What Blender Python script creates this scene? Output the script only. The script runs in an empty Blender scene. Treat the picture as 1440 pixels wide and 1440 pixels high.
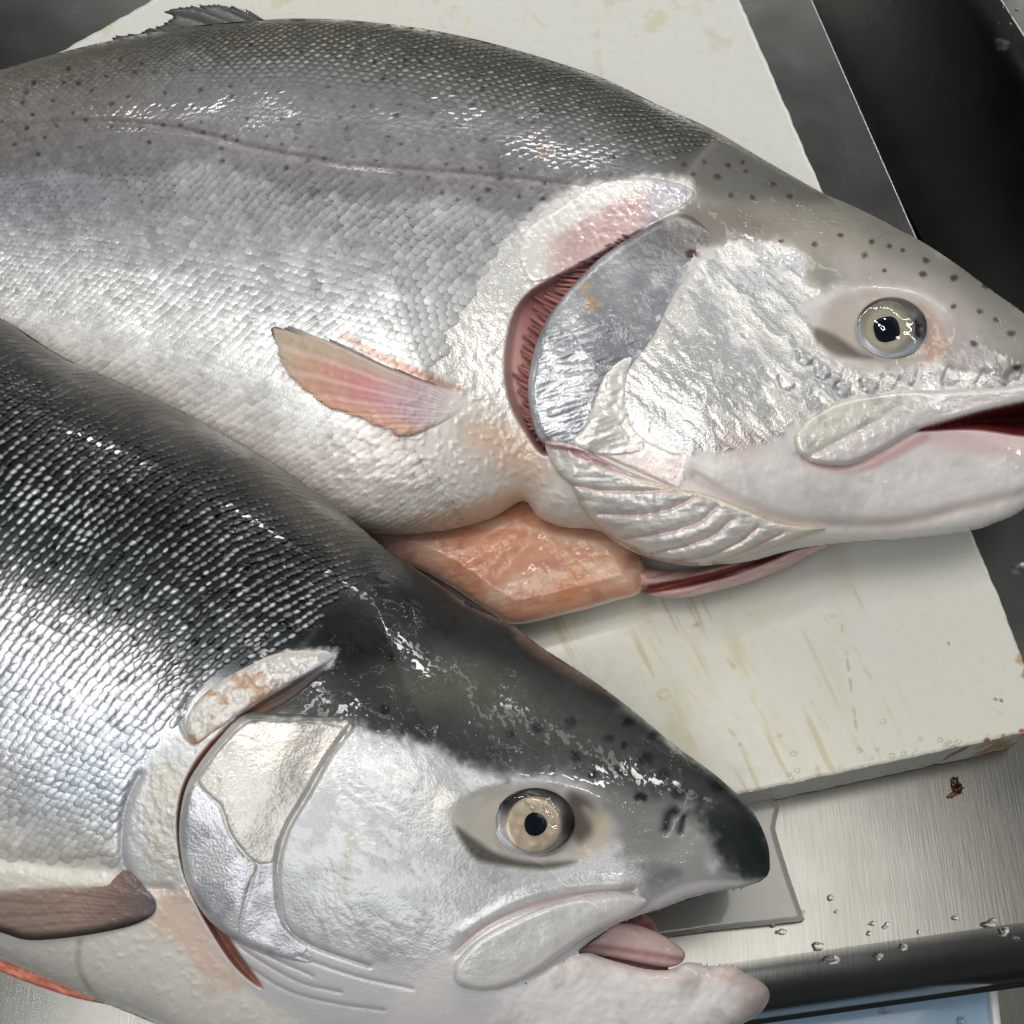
import bpy, math, random
import numpy as np
from mathutils import Vector, Matrix
random.seed(4); RNG = np.random.default_rng(4)
SC = bpy.context.scene
COL = SC.collection
# ------------------------------------------------------------------ camera, light, exposure
PPM = 3500.0                       # photograph pixels per metre on the board's top
FOV = math.radians(45.0); FPX = 720.0/math.tan(FOV/2); DIST = FPX/PPM
TILT = math.radians(27.0)
CAM = np.array([0.0, -DIST*math.sin(TILT), DIST*math.cos(TILT)])
cd = bpy.data.cameras.new('camera'); cam = bpy.data.objects.new('camera', cd); COL.objects.link(cam)
cam.location = CAM; cam.rotation_euler = (TILT, 0, 0)
cd.angle = FOV; cd.clip_start = 0.01; cd.clip_end = 50
SC.camera = cam
W_ = bpy.data.worlds.new('World'); SC.world = W_; W_.use_nodes = True
bg = W_.node_tree.nodes['Background']; bg.inputs[0].default_value = (0.86, 0.95, 1.0, 1); bg.inputs[1].default_value = 0.07
def area(name, loc, target, sx, sy, power, col, along=None):
    l = bpy.data.lights.new(name, 'AREA'); l.shape = 'RECTANGLE'; l.size = sx; l.size_y = sy; l.energy = power; l.color = col
    o = bpy.data.objects.new(name, l); COL.objects.link(o); o.location = loc
    z = (Vector(loc)-Vector(target)).normalized(); x = Vector(along) if along else z.orthogonal() if abs(z.z) > 0.999 else Vector((0, 0, 1)).cross(z)
    x = (x-z*x.dot(z)).normalized(); o.rotation_euler = Matrix((x, z.cross(x), z)).transposed().to_euler(); return o
area('ceiling_tube_light', (-0.24, 0.20, 1.08), (-0.24, 0.1, 0), 0.85, 0.04, 3.2, (1.0, 0.98, 0.94), (0.86, 0.5, 0))
area('ceiling_tube_light', (-0.38, -0.09, 1.08), (-0.34, -0.09, 0), 0.75, 0.04, 2.6, (1.0, 0.98, 0.94), (0.86, 0.5, 0))
area('ledge_fill_light', (0.28, 0.02, 1.55), (0.2, -0.05, 0), 0.6, 0.8, 6.0, (1.0, 0.95, 0.88))  # added overhead fill; its reflection brightens the front steel ledge
area('back_tube_light', (-0.04, 1.50, 0.62), (0, 0, 0.05), 1.35, 0.05, 6.0, (1.0, 0.98, 0.95))
area('side_tube_light', (1.14, 1.12, 0.66), (0, 0, 0.05), 1.25, 0.05, 6.5, (1.0, 0.98, 0.95))
area('ceiling_panel_light', (-0.25, -0.80, 1.25), (0, 0, 0), 1.3, 0.7, 7.8, (0.97, 0.99, 1.0))
SC.view_settings.view_transform = 'Standard'; SC.view_settings.look = 'None'
SC.view_settings.exposure = -0.12; SC.view_settings.gamma = 1.0
SC.cycles.max_bounces = 6
# ------------------------------------------------------------------ helpers: where a traced point stands in the place
def W(px, py, z):
    """points (metres) at height z (photograph pixels above the board) seen at px, py"""
    px = np.asarray(px, float); py = np.asarray(py, float); z = np.asarray(z, float)/PPM
    a = (px-720)/FPX; b = -(py-720)/FPX
    dx = a; dy = math.sin(TILT)+b*math.cos(TILT); dz = -math.cos(TILT)+b*math.sin(TILT)
    t = (z-CAM[2])/dz
    return np.stack([CAM[0]+t*dx, CAM[1]+t*dy, np.broadcast_to(z, t.shape)], -1)
def sm(a, b, x):
    t = np.clip((x-a)/(b-a), 0, 1); return t*t*(3-2*t)
def cr(pts, n=6, closed=False):
    """smooth curve through traced points"""
    P = np.array(pts, float)
    if closed: Q = np.vstack([P[-1], P, P[0], P[1]])
    else: Q = np.vstack([2*P[0]-P[1], P, 2*P[-1]-P[-2]])
    t = np.linspace(0, 1, n, endpoint=False)[:, None]; out = []
    for i in range(len(Q)-3):
        p0, p1, p2, p3 = Q[i:i+4]
        out.append(0.5*(2*p1+(p2-p0)*t+(2*p0-5*p1+4*p2-p3)*t**2+(3*p1-p0-3*p2+p3)*t**3))
    out = np.vstack(out)
    return out if closed else np.vstack([out, P[-1]])
def dline(L, X, Y, closed=False):
    L = np.asarray(L, np.float32)
    if closed: L = np.vstack([L, L[:1]])
    X = X.astype(np.float32); Y = Y.astype(np.float32); best = np.full(X.shape, 1e12, np.float32)
    for (x0, y0), (x1, y1) in zip(L[:-1], L[1:]):
        vx, vy = x1-x0, y1-y0; q = vx*vx+vy*vy
        if q < 1e-6: continue
        t = np.clip(((X-x0)*vx+(Y-y0)*vy)/q, 0, 1)
        ex = X-x0-t*vx; ey = Y-y0-t*vy
        np.minimum(best, ex*ex+ey*ey, out=best)
    return np.sqrt(best).astype(float)
def inside(P, X, Y):
    P = np.asarray(P, float); r = np.zeros(X.shape, bool)
    for (x0, y0), (x1, y1) in zip(P, np.roll(P, -1, 0)):
        if y0 == y1: continue
        c = (y0 > Y) != (y1 > Y)
        r ^= c & (X < (x1-x0)*(Y-y0)/(y1-y0)+x0)
    return r
def sdf(P, X, Y):
    d = dline(P, X, Y, True); return np.where(inside(P, X, Y), d, -d)
class Grid:
    def __init__(s, x0, y0, x1, y1, st):
        s.x0, s.y0, s.st = x0, y0, st
        s.xs = np.arange(x0, x1+st, st, dtype=float); s.ys = np.arange(y0, y1+st, st, dtype=float)
        s.X, s.Y = np.meshgrid(s.xs, s.ys)
    def samp(s, A, x, y):
        fx = np.clip((np.asarray(x)-s.x0)/s.st, 0, len(s.xs)-1.001); fy = np.clip((np.asarray(y)-s.y0)/s.st, 0, len(s.ys)-1.001)
        i = fx.astype(int); j = fy.astype(int); u = fx-i; v = fy-j
        if A.ndim == 3: u = u[..., None]; v = v[..., None]
        return (A[j, i]*(1-u)+A[j, i+1]*u)*(1-v)+(A[j+1, i]*(1-u)+A[j+1, i+1]*u)*v
_lat = {}
def noise(X, Y, s, oct=3, seed=0, sy=None, ang=0.0):
    """smooth noise about -1..1, s = feature size"""
    if ang: c, n = math.cos(ang), math.sin(ang); X, Y = X*c+Y*n, -X*n+Y*c
    out = np.zeros(np.shape(X)); amp = 1.0; tot = 0
    for o in range(oct):
        k = seed*7+o
        if k not in _lat: _lat[k] = np.random.default_rng(k+100).random((256, 256))
        L = _lat[k]; fx = np.asarray(X)/(s/2**o)+1000; fy = np.asarray(Y)/((sy or s)/2**o)+1000
        i = np.floor(fx).astype(int); j = np.floor(fy).astype(int); u = fx-i; v = fy-j
        u = u*u*(3-2*u); v = v*v*(3-2*v)
        a = L[j % 256, i % 256]; b = L[j % 256, (i+1) % 256]; c = L[(j+1) % 256, i % 256]; d = L[(j+1) % 256, (i+1) % 256]
        out += amp*(((a*(1-u)+b*u)*(1-v)+(c*(1-u)+d*u)*v)*2-1); tot += amp; amp *= 0.55
    return out/tot*1.6
def lin(c):
    c = np.clip(np.asarray(c, float)/255.0, 0, 1)
    return np.where(c <= 0.04045, c/12.92, ((c+0.055)/1.055)**2.4)
def ramp(t, stops):
    ts = [s[0] for s in stops]; cs = np.array([s[1] for s in stops], float)
    return np.stack([np.interp(t, ts, cs[:, k]) for k in range(3)], -1)
def mixc(A, c, m):
    m = np.clip(m, 0, 1)[..., None]; return A*(1-m)+np.asarray(c, float)*m
ALB = 1.06
def mesh(name, V, F, mat, parent=None, col=None, prm=None, smooth=True):
    """one mesh object; F = list of index arrays (n,3)/(n,4); col sRGB 0-255 per point; prm = metallic, roughness, coat"""
    me = bpy.data.meshes.new(name); V = np.asarray(V, np.float32); me.vertices.add(len(V)); me.vertices.foreach_set('co', V.ravel())
    tot = np.concatenate([np.full(len(f), f.shape[1], np.int32) for f in F]); idx = np.concatenate([f.ravel() for f in F]).astype(np.int32)
    me.loops.add(len(idx)); me.loops.foreach_set('vertex_index', idx); me.polygons.add(len(tot))
    st = np.zeros(len(tot), np.int32); st[1:] = np.cumsum(tot)[:-1]; me.polygons.foreach_set('loop_start', st)
    me.polygons.foreach_set('use_smooth', np.full(len(tot), smooth))
    for nm, A in (('Col', None if col is None else lin(col)*ALB), ('Prm', prm)):
        if A is None: continue
        C4 = np.ones((len(V), 4), np.float32); C4[:, :3] = A
        a = me.attributes.new(nm, 'FLOAT_COLOR', 'POINT'); a.data.foreach_set('color', C4.ravel())
    me.update(calc_edges=True); me.validate()
    me.materials.append(mat); o = bpy.data.objects.new(name, me); COL.objects.link(o)
    if parent is not None:
        o.parent = parent; o.matrix_parent_inverse = parent.matrix_world.inverted()
    return o
def relief(name, g, S, H, mat, parent=None, col=None, prm=None, skirt=None):
    """a body raised over the region S>0 (S = distance inside its outline), its surface at height H.
    skirt = (outline, height it goes down to, inset): closes the far side down to what carries it."""
    m = S > 0
    c = m[:-1, :-1] | m[1:, :-1] | m[:-1, 1:] | m[1:, 1:]
    use = np.zeros(S.shape, bool); use[:-1, :-1] |= c; use[1:, :-1] |= c; use[:-1, 1:] |= c; use[1:, 1:] |= c
    gy, gx = np.gradient(S, g.st); q = gx*gx+gy*gy+1e-6
    out = use & ~m
    k = np.clip(-S/np.sqrt(q), 0, 1.6*g.st)/np.sqrt(q)
    PX = np.where(out, g.X+gx*k, g.X); PY = np.where(out, g.Y+gy*k, g.Y)
    HH = H.copy(); HH[out] = g.samp(H, PX[out], PY[out])
    idx = -np.ones(S.shape, int); idx[use] = np.arange(use.sum())
    V = W(PX[use], PY[use], HH[use])
    j, i = np.nonzero(c)
    F = [np.stack([idx[j, i], idx[j+1, i], idx[j+1, i+1], idx[j, i+1]], -1)]
    cc = None if col is None else col[use]; pp = None if prm is None else prm[use]
    if skirt is not None:
        P, zlo, inset = skirt; P = np.asarray(P, float); n = len(P)
        T = np.roll(P, -1, 0)-np.roll(P, 1, 0); T /= np.linalg.norm(T, axis=1)[:, None]+1e-9
        N = np.stack([-T[:, 1], T[:, 0]], -1)
        if not np.mean(inside(P, P[:, 0]+N[:, 0]*1.0, P[:, 1]+N[:, 1]*1.0)) > 0.5: N = -N
        h0 = g.samp(H, P[:, 0], P[:, 1]); zl = zlo(P[:, 0], P[:, 1]) if callable(zlo) else np.full(n, float(zlo))
        zl = np.minimum(zl, h0-0.3)
        base = len(V); rings = [(0, 0), (0.10, 0.35), (0.45, 0.75), (1, 1)]
        Vs = [W(P[:, 0]+N[:, 0]*inset*a, P[:, 1]+N[:, 1]*inset*a, h0*(1-b)+zl*b) for a, b in rings]
        V = np.vstack([V]+Vs); k = np.arange(n); k2 = np.roll(k, -1)
        for r in range(3):
            a0 = base+r*n; b0 = base+(r+1)*n; F.append(np.stack([a0+k, a0+k2, b0+k2, b0+k], -1))
        if cc is not None: cc = np.vstack([cc]+[g.samp(col, P[:, 0], P[:, 1])]*4)
        if pp is not None: pp = np.vstack([pp]+[g.samp(prm, P[:, 0], P[:, 1])]*4)
    return mesh(name, V, F, mat, parent, cc, pp)
def gridfor(P, st=1.5, pad=6):
    P = np.asarray(P); return Grid(P[:, 0].min()-pad, P[:, 1].min()-pad, P[:, 0].max()+pad, P[:, 1].max()+pad, st)
def prm3(shape, met, rou, coat):
    out = np.empty(shape+(3,)); out[..., 0] = met; out[..., 1] = rou; out[..., 2] = coat; return out
def thing(name, label, cat, loc, group=None):
    o = bpy.data.objects.new(name, None); COL.objects.link(o); o.location = loc; o.empty_display_size = 0.02
    o['label'] = label; o['category'] = cat
    if group: o['group'] = group
    bpy.context.view_layer.update(); return o
# ------------------------------------------------------------------ materials
def newmat(name):
    m = bpy.data.materials.new(name); m.use_nodes = True; nt = m.node_tree
    return m, nt, nt.nodes['Principled BSDF']
def N_(nt, t, **kw):
    n = nt.nodes.new(t)
    for k, v in kw.items(): setattr(n, k, v)
    return n
def wet(name, film=0.6, fscale=170.0, micro=0.5, mscale=1500.0, coat_rough=0.04, sss=0.0, mmul=1.05):
    """skin or flesh under a film of water: colour, metallic, roughness and coat from the mesh; fine relief from noise"""
    m, nt, b = newmat(name); L = nt.links.new
    a = N_(nt, 'ShaderNodeAttribute', attribute_name='Col'); p = N_(nt, 'ShaderNodeAttribute', attribute_name='Prm')
    s = N_(nt, 'ShaderNodeSeparateColor'); L(p.outputs['Color'], s.inputs[0])
    L(a.outputs['Color'], b.inputs['Base Color']); L(s.outputs[0], b.inputs['Metallic']); L(s.outputs[1], b.inputs['Roughness']); cl = N_(nt, 'ShaderNodeMath', operation='MINIMUM'); L(s.outputs[2], cl.inputs[0]); cl.inputs[1].default_value = 1.0; cw_ = N_(nt, 'ShaderNodeMath', operation='MULTIPLY'); L(cl.outputs[0], cw_.inputs[0]); L(cw_.outputs[0], b.inputs['Coat Weight'])
    n0 = N_(nt, 'ShaderNodeTexNoise'); n0.inputs['Scale'].default_value = 34.0; n0.inputs['Detail'].default_value = 3.0; g0 = N_(nt, 'ShaderNodeNewGeometry'); L(g0.outputs['Position'], n0.inputs['Vector'])
    m0 = N_(nt, 'ShaderNodeMapRange', interpolation_type='SMOOTHSTEP'); m0.inputs[1].default_value = 0.50; m0.inputs[2].default_value = 0.64; m0.inputs[3].default_value = 0.10; m0.inputs[4].default_value = 1.0; wb = N_(nt, 'ShaderNodeMath', operation='SUBTRACT', use_clamp=True); L(s.outputs[2], wb.inputs[0]); wb.inputs[1].default_value = 1.0; wm = N_(nt, 'ShaderNodeMath', operation='MULTIPLY_ADD'); L(wb.outputs[0], wm.inputs[0]); wm.inputs[1].default_value = 0.5; L(n0.outputs['Fac'], wm.inputs[2]); L(wm.outputs[0], m0.inputs[0]); L(m0.outputs[0], cw_.inputs[1]); b.inputs['Coat Roughness'].default_value = coat_rough
    b.inputs['Coat IOR'].default_value = 1.4
    b.inputs['Specular IOR Level'].default_value = 0.2
    if sss:
        b.inputs['Subsurface Weight'].default_value = sss; b.inputs['Subsurface Scale'].default_value = 0.004
        b.inputs['Subsurface Radius'].default_value = (1.0, 0.45, 0.3)
    geo = N_(nt, 'ShaderNodeNewGeometry')
    n1 = N_(nt, 'ShaderNodeTexNoise'); n1.inputs['Scale'].default_value = fscale; n1.inputs['Detail'].default_value = 3.0; n1.inputs['Distortion'].default_value = 0.6
    L(geo.outputs['Position'], n1.inputs['Vector'])
    mr = N_(nt, 'ShaderNodeMapRange', interpolation_type='SMOOTHSTEP'); mr.inputs[1].default_value = 0.50; mr.inputs[2].default_value = 0.57
    L(n1.outputs['Fac'], mr.inputs[0])
    b1 = N_(nt, 'ShaderNodeBump'); b1.inputs['Strength'].default_value = film; b1.inputs['Distance'].default_value = 0.0004; L(mr.outputs[0], b1.inputs['Height'])
    L(b1.outputs['Normal'], b.inputs['Coat Normal'])
    n2 = N_(nt, 'ShaderNodeTexNoise'); n2.inputs['Scale'].default_value = mscale; n2.inputs['Detail'].default_value = 2.0; L(geo.outputs['Position'], n2.inputs['Vector'])
    b2 = N_(nt, 'ShaderNodeBump'); mk = N_(nt, 'ShaderNodeMath', operation='MULTIPLY_ADD'); L(s.outputs[0], mk.inputs[0]); mk.inputs[1].default_value = mmul; mk.inputs[2].default_value = micro; L(mk.outputs[0], b2.inputs['Strength']); b2.inputs['Distance'].default_value = 0.0004; L(n2.outputs['Fac'], b2.inputs['Height'])
    L(b2.outputs['Normal'], b.inputs['Normal'])
    return m
M_SKIN = wet('wet_fish_skin', 0.5, 150, 0.06, 1300)
M_SCALE = wet('wet_fish_scale', 0.35, 420, 0.08, 1700, 0.05, 0.0, 0.35)
M_FLESH = wet('wet_salmon_flesh', 0.35, 210, 0.25, 900, 0.08, 0.08)
M_FIN = wet('wet_fin', 0.4, 160, 0.35, 900)
M_EYE = wet('wet_eye', 0.06, 150, 0.05, 900, 0.02)
def clear(name, rough=0.02):
    m, nt, b = newmat(name); nt.nodes.remove(b); L = nt.links.new
    out = nt.nodes['Material Output']; tr = N_(nt, 'ShaderNodeBsdfTransparent'); gl = N_(nt, 'ShaderNodeBsdfGlossy'); gl.inputs['Roughness'].default_value = rough
    fr = N_(nt, 'ShaderNodeFresnel'); fr.inputs[0].default_value = 1.36; mx = N_(nt, 'ShaderNodeMixShader')
    L(fr.outputs[0], mx.inputs[0]); L(tr.outputs[0], mx.inputs[1]); L(gl.outputs[0], mx.inputs[2]); L(mx.outputs[0], out.inputs[0]); return m
M_CLEAR = clear('clear_water')
def steel(name, base=0.24, rough=0.26):
    m, nt, b = newmat(name); L = nt.links.new
    geo = N_(nt, 'ShaderNodeNewGeometry'); mp = N_(nt, 'ShaderNodeMapping'); mp.inputs['Scale'].default_value = (1500, 60, 200); mp.inputs['Rotation'].default_value = (0, 0, 0.1)
    n = N_(nt, 'ShaderNodeTexNoise'); n.inputs['Scale'].default_value = 1.0; n.inputs['Detail'].default_value = 4.0; L(geo.outputs['Position'], mp.inputs[0]); L(mp.outputs[0], n.inputs['Vector'])
    n3 = N_(nt, 'ShaderNodeTexNoise'); n3.inputs['Scale'].default_value = 45.0; n3.inputs['Detail'].default_value = 5.0; L(geo.outputs['Position'], n3.inputs['Vector'])
    mx = N_(nt, 'ShaderNodeMath', operation='MULTIPLY_ADD'); L(n3.outputs['Fac'], mx.inputs[0]); mx.inputs[1].default_value = 0.10; mx.inputs[2].default_value = rough-0.05; L(mx.outputs[0], b.inputs['Roughness'])
    cr_ = N_(nt, 'ShaderNodeMapRange'); cr_.inputs[1].default_value = 0.3; cr_.inputs[2].default_value = 0.7; cr_.inputs[3].default_value = base*0.92; cr_.inputs[4].default_value = base*1.06; L(n.outputs['Fac'], cr_.inputs[0])
    cc = N_(nt, 'ShaderNodeCombineColor'); L(cr_.outputs[0], cc.inputs[0]); L(cr_.outputs[0], cc.inputs[1])
    ml = N_(nt, 'ShaderNodeMath', operation='MULTIPLY'); L(cr_.outputs[0], ml.inputs[0]); ml.inputs[1].default_value = 0.95; L(ml.outputs[0], cc.inputs[2]); L(cc.outputs[0], b.inputs['Base Color'])
    b.inputs['Metallic'].default_value = 1.0
    bp = N_(nt, 'ShaderNodeBump'); bp.inputs['Strength'].default_value = 0.12; bp.inputs['Distance'].default_value = 0.0002; L(n.outputs['Fac'], bp.inputs['Height']); L(bp.outputs[0], b.inputs['Normal'])
    return m
M_STEEL = steel('brushed_steel')
def board_mat():
    m, nt, b = newmat('white_polyethylene'); L = nt.links.new
    a = N_(nt, 'ShaderNodeAttribute', attribute_name='Col'); L(a.outputs['Color'], b.inputs['Base Color'])
    b.inputs['Roughness'].default_value = 0.38; b.inputs['Subsurface Weight'].default_value = 0.15; b.inputs['Subsurface Scale'].default_value = 0.006
    b.inputs['Subsurface Radius'].default_value = (1, 0.95, 0.85)
    b.inputs['Coat Weight'].default_value = 0.35; b.inputs['Coat Roughness'].default_value = 0.12
    geo = N_(nt, 'ShaderNodeNewGeometry'); n = N_(nt, 'ShaderNodeTexNoise'); n.inputs['Scale'].default_value = 260.0; n.inputs['Detail'].default_value = 6.0; L(geo.outputs['Position'], n.inputs['Vector'])
    mp = N_(nt, 'ShaderNodeMapping'); mp.inputs['Rotation'].default_value = (0, 0, 1.1); mp.inputs['Scale'].default_value = (12, 120, 12); L(geo.outputs['Position'], mp.inputs[0])
    n2 = N_(nt, 'ShaderNodeTexNoise'); n2.inputs['Scale'].default_value = 1.0; n2.inputs['Detail'].default_value = 3.0; L(mp.outputs[0], n2.inputs['Vector'])
    ad = N_(nt, 'ShaderNodeMath', operation='ADD'); L(n.outputs['Fac'], ad.inputs[0]); L(n2.outputs['Fac'], ad.inputs[1])
    bp = N_(nt, 'ShaderNodeBump'); bp.inputs['Strength'].default_value = 0.10; bp.inputs['Distance'].default_value = 0.0006; L(ad.outputs[0], bp.inputs['Height']); L(bp.outputs[0], b.inputs['Normal'])
    rr = N_(nt, 'ShaderNodeMapRange'); rr.inputs[1].default_value = 0.35; rr.inputs[2].default_value = 0.65; rr.inputs[3].default_value = 0.25; rr.inputs[4].default_value = 0.5; L(n.outputs['Fac'], rr.inputs[0]); L(rr.outputs[0], b.inputs['Roughness'])
    return m
M_BOARD = board_mat()
def plain(name, col, rough, met=0.0, coat=0.0, bump=0.2, scale=300.0, var=0.12):
    m, nt, b = newmat(name); L = nt.links.new
    geo = N_(nt, 'ShaderNodeNewGeometry'); n = N_(nt, 'ShaderNodeTexNoise'); n.inputs['Scale'].default_value = scale; n.inputs['Detail'].default_value = 4.0; L(geo.outputs['Position'], n.inputs['Vector'])
    mx = N_(nt, 'ShaderNodeMix', data_type='RGBA'); c = lin(col)
    mx.inputs[6].default_value = (*(c*(1-var)), 1); mx.inputs[7].default_value = (*np.minimum(c*(1+var), 1), 1); L(n.outputs['Fac'], mx.inputs[0]); L(mx.outputs[2], b.inputs['Base Color'])
    b.inputs['Roughness'].default_value = rough; b.inputs['Metallic'].default_value = met; b.inputs['Coat Weight'].default_value = coat
    bp = N_(nt, 'ShaderNodeBump'); bp.inputs['Strength'].default_value = bump; bp.inputs['Distance'].default_value = 0.0004; L(n.outputs['Fac'], bp.inputs['Height']); L(bp.outputs[0], b.inputs['Normal'])
    return m
# ------------------------------------------------------------------ steel sink round the board
TB = 82.0                                            # board thickness
def strip(name, prof, a, bb, mat, parent):
    """profile [(offset, z)] swept from a to bb (world xy); offset is to the right of the way from a to bb"""
    a = np.array(a); bb = np.array(bb); t = (bb-a)/np.linalg.norm(bb-a); n = np.array([t[1], -t[0]])
    V = []; ns = 40
    for s in np.linspace(0, 1, ns):
        for o, z in prof: V.append([*(a+(bb-a)*s+n*o), z])
    m = len(prof); F = []
    for i in range(ns-1):
        for j in range(m-1): F.append([i*m+j, i*m+j+1, (i+1)*m+j+1, (i+1)*m+j])
    return mesh(name, np.array(V), [np.array(F)], mat, parent)
sink = thing('sink', 'brushed stainless steel sink and ledge around and under the white board', 'sink', (0, 0, -TB/PPM))
zt = -TB
def w2(px, py, z=zt): return W(px, py, z)[:2]
# front roll line and right roll line on the ledge's plane
f0, f1 = w2(520, 1424), w2(1560, 1280)
r0, r1 = w2(1102, -90), w2(1584, 1010)
def isect(p, q, r, s):
    A = np.array([q-p, r-s]).T; return p+(q-p)*np.linalg.solve(A, r-p)[0]
cor = isect(f0, f1, r0, r1)
zb = -TB/PPM-0.0008
def flat(name, pts, z, parent, mat=M_STEEL):
    V = np.array([[p[0], p[1], z] for p in pts]); return mesh(name, V, [np.arange(len(V))[None]], mat, parent, smooth=False)
flat('ledge', [f0, cor, r0, (r0[0]-0.1, r0[1]+0.05), (f0[0], r0[1]+0.05)], zb, sink)
def rollprof(R, down, lip=0.0):
    P = [(R*math.sin(k*math.pi/24), zb-R*(1-math.cos(k*math.pi/24))) for k in range(13)]
    P.append((R, zb-R-down))
    if lip: P += [(R+lip, zb-R-down-lip*0.3), (R+lip, zb-R-down-lip)]
    return P
strip('front_roll', rollprof(0.018, 0.012, 0.0016), f0, cor, M_STEEL, sink)
strip('basin_roll', rollprof(0.002, 0.178), cor, r0, M_STEEL, sink)
flat('back_ledge', [w2(-900, 700), w2(260, 700), w2(260, -300), w2(-900, -300)], zb-0.0004, sink)
q0, q1 = w2(1335, -100), w2(1500, 160)
tn = (q1-q0)/np.linalg.norm(q1-q0); rn = np.array([-tn[1], tn[0]])
if rn[0] < 0: rn = -rn
qa, qb = q0-tn*0.2, q1+tn*0.5
flat('basin_floor', [(-0.5, -0.6), (0.9, -0.6), (0.9, 0.7), (-0.5, 0.7)], -0.215, sink)
def wallstrip(name, prof, a, bb, nrm, parent):
    V = []
    for p in (a, bb):
        for o, z in prof: V.append([*(p+nrm*o), z])
    m = len(prof); F = [[j, j+1, m+j+1, m+j] for j in range(m-1)]
    return mesh(name, np.array(V), [np.array(F)], M_STEEL, parent)
wallstrip('basin_wall', [(0.02, -0.215), (0.0, -0.19), (-0.004, zb-0.02), (-0.002, zb-0.006), (0.004, zb)], qa, qb, rn, sink)
wallstrip('rim', [(0.0045, zb), (0.05, zb-0.012), (0.14, zb-0.014)], qa, qb, rn, sink)
# ------------------------------------------------------------------ cutting board
bpts = [(-70, 140), (88, 72), (228, -8), (330, -70), (1012, -66), (1042, 4), (1158, 273), (1256, 497), (1365, 746), (1412, 858), (1450, 960), (1462, 1008), (1452, 1027), (1438, 1031), (1250, 1072), (1062, 1113), (800, 1168), (420, 1242), (200, 1262), (100, 1230), (40, 900), (-60, 500)]
bp = []
for (x0, y0), (x1, y1) in zip(bpts, bpts[1:]+bpts[:1]):
    n = max(2, int(math.hypot(x1-x0, y1-y0)/5))
    for k in range(n): bp.append((x0+(x1-x0)*k/n, y0+(y1-y0)*k/n))
bp = np.array(bp); T = np.roll(bp, -1, 0)-np.roll(bp, 1, 0); T /= np.linalg.norm(T, axis=1)[:, None]
bp += np.stack([-T[:, 1], T[:, 0]], -1)*(noise(bp[:, 0], bp[:, 1], 12, 3, 31)*1.1)[:, None]
g = gridfor(bp, 2.5); S = sdf(bp, g.X, g.Y)
X, Y = g.X, g.Y
bc = np.empty(X.shape+(3,)); bc[:] = (206, 206, 200)
bc = mixc(bc, (204, 200, 178), 0.4*sm(-0.3, 0.9, noise(X, Y, 260, 3, 3)))
st = sm(0.1, 0.8, noise(X, Y, 60, 4, 5, sy=220, ang=-0.35))*sm(1300, 1050, X)*sm(780, 830, Y+0.12*(X-700))
bc = mixc(bc, (180, 174, 140), 0.5*st)
st2 = sm(0.45, 0.75, noise(X, Y, 9, 3, 8, sy=150, ang=-0.45))*sm(0.0, 0.6, noise(X, Y, 120, 2, 9))*sm(1330, 1150, X)*sm(800, 850, Y)
bc = mixc(bc, (176, 160, 116), 0.5*st2)
bc = mixc(bc, (184, 178, 140), 0.4*sm(0.5, 0.9, noise(X, Y, 30, 3, 12))*sm(150, 40, Y))
def stroke(C, pts, w, col, a, br=0.0):
    L = cr(pts, 6); d = dline(L, X, Y)
    m = a*sm(w, w*0.3, d)
    if br: m = m*sm(-br, 0.5, noise(X, Y, 10, 2, 17))
    return mixc(C, col, m)
SCR = [([(1183, 872), (1192, 930), (1199, 985), (1206, 1040)], 2.6, (150, 118, 60), 0.85), ([(1183, 872), (1176, 868), (1160, 862)], 4, (165, 140, 80), 0.5), ([(1215, 940), (1238, 975), (1255, 1010)], 2.6, (190, 168, 110), 0.8), ([(1195, 900), (1225, 950)], 3, (196, 176, 120), 0.6),
       ([(1025, 1025), (1034, 1036), (1040, 1047)], 4, (140, 112, 60), 0.8), ([(925, 975), (935, 970), (942, 978), (932, 984), (924, 976)], 3, (165, 140, 80), 0.7), ([(970, 881), (982, 878)], 3.5, (120, 96, 50), 0.7), ([(1024, 928), (1032, 938)], 4, (130, 104, 60), 0.7),
       ([(940, 880), (990, 960), (1040, 1010)], 5, (202, 188, 138), 0.6), ([(1000, 880), (1040, 950), (1090, 1040)], 4, (200, 186, 136), 0.6), ([(1040, 855), (1090, 890)], 4, (200, 186, 136), 0.6), ([(960, 960), (1000, 1010)], 3, (196, 178, 124), 0.7), ([(800, 850), (815, 900)], 4, (190, 176, 110), 0.6), ([(880, 850), (940, 940)], 5, (196, 184, 130), 0.5), ([(1060, 970), (1085, 1040)], 3.5, (196, 180, 124), 0.6),
       ([(1368, 970), (1395, 995), (1422, 1012)], 2.2, (190, 176, 140), 0.8), ([(1340, 905), (1372, 896)], 2.2, (206, 202, 186), 0.7), ([(820, 22), (960, 26)], 4, (205, 194, 150), 0.6), ([(895, 50), (900, 66)], 4, (190, 172, 110), 0.7), ([(640, 12), (660, 30), (655, 42)], 7, (200, 186, 140), 0.7), ([(735, 30), (742, 10)], 5, (200, 186, 140), 0.6), ([(750, 22), (764, 36)], 4, (190, 172, 120), 0.6)]
rs = random.Random(6)
for k in range(46):
    x, y = rs.uniform(760, 1180), rs.uniform(840, 1070); l = rs.uniform(14, 60); SCR.append(([(x, y), (x+l*0.32, y+l*0.55), (x+l*0.55, y+l)], rs.uniform(1.8, 3.2), (188, 168, 112), rs.uniform(0.25, 0.6)))
for a in SCR: bc = stroke(bc, a[0], a[1], a[2], a[3]*0.5, br=0.5)
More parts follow.
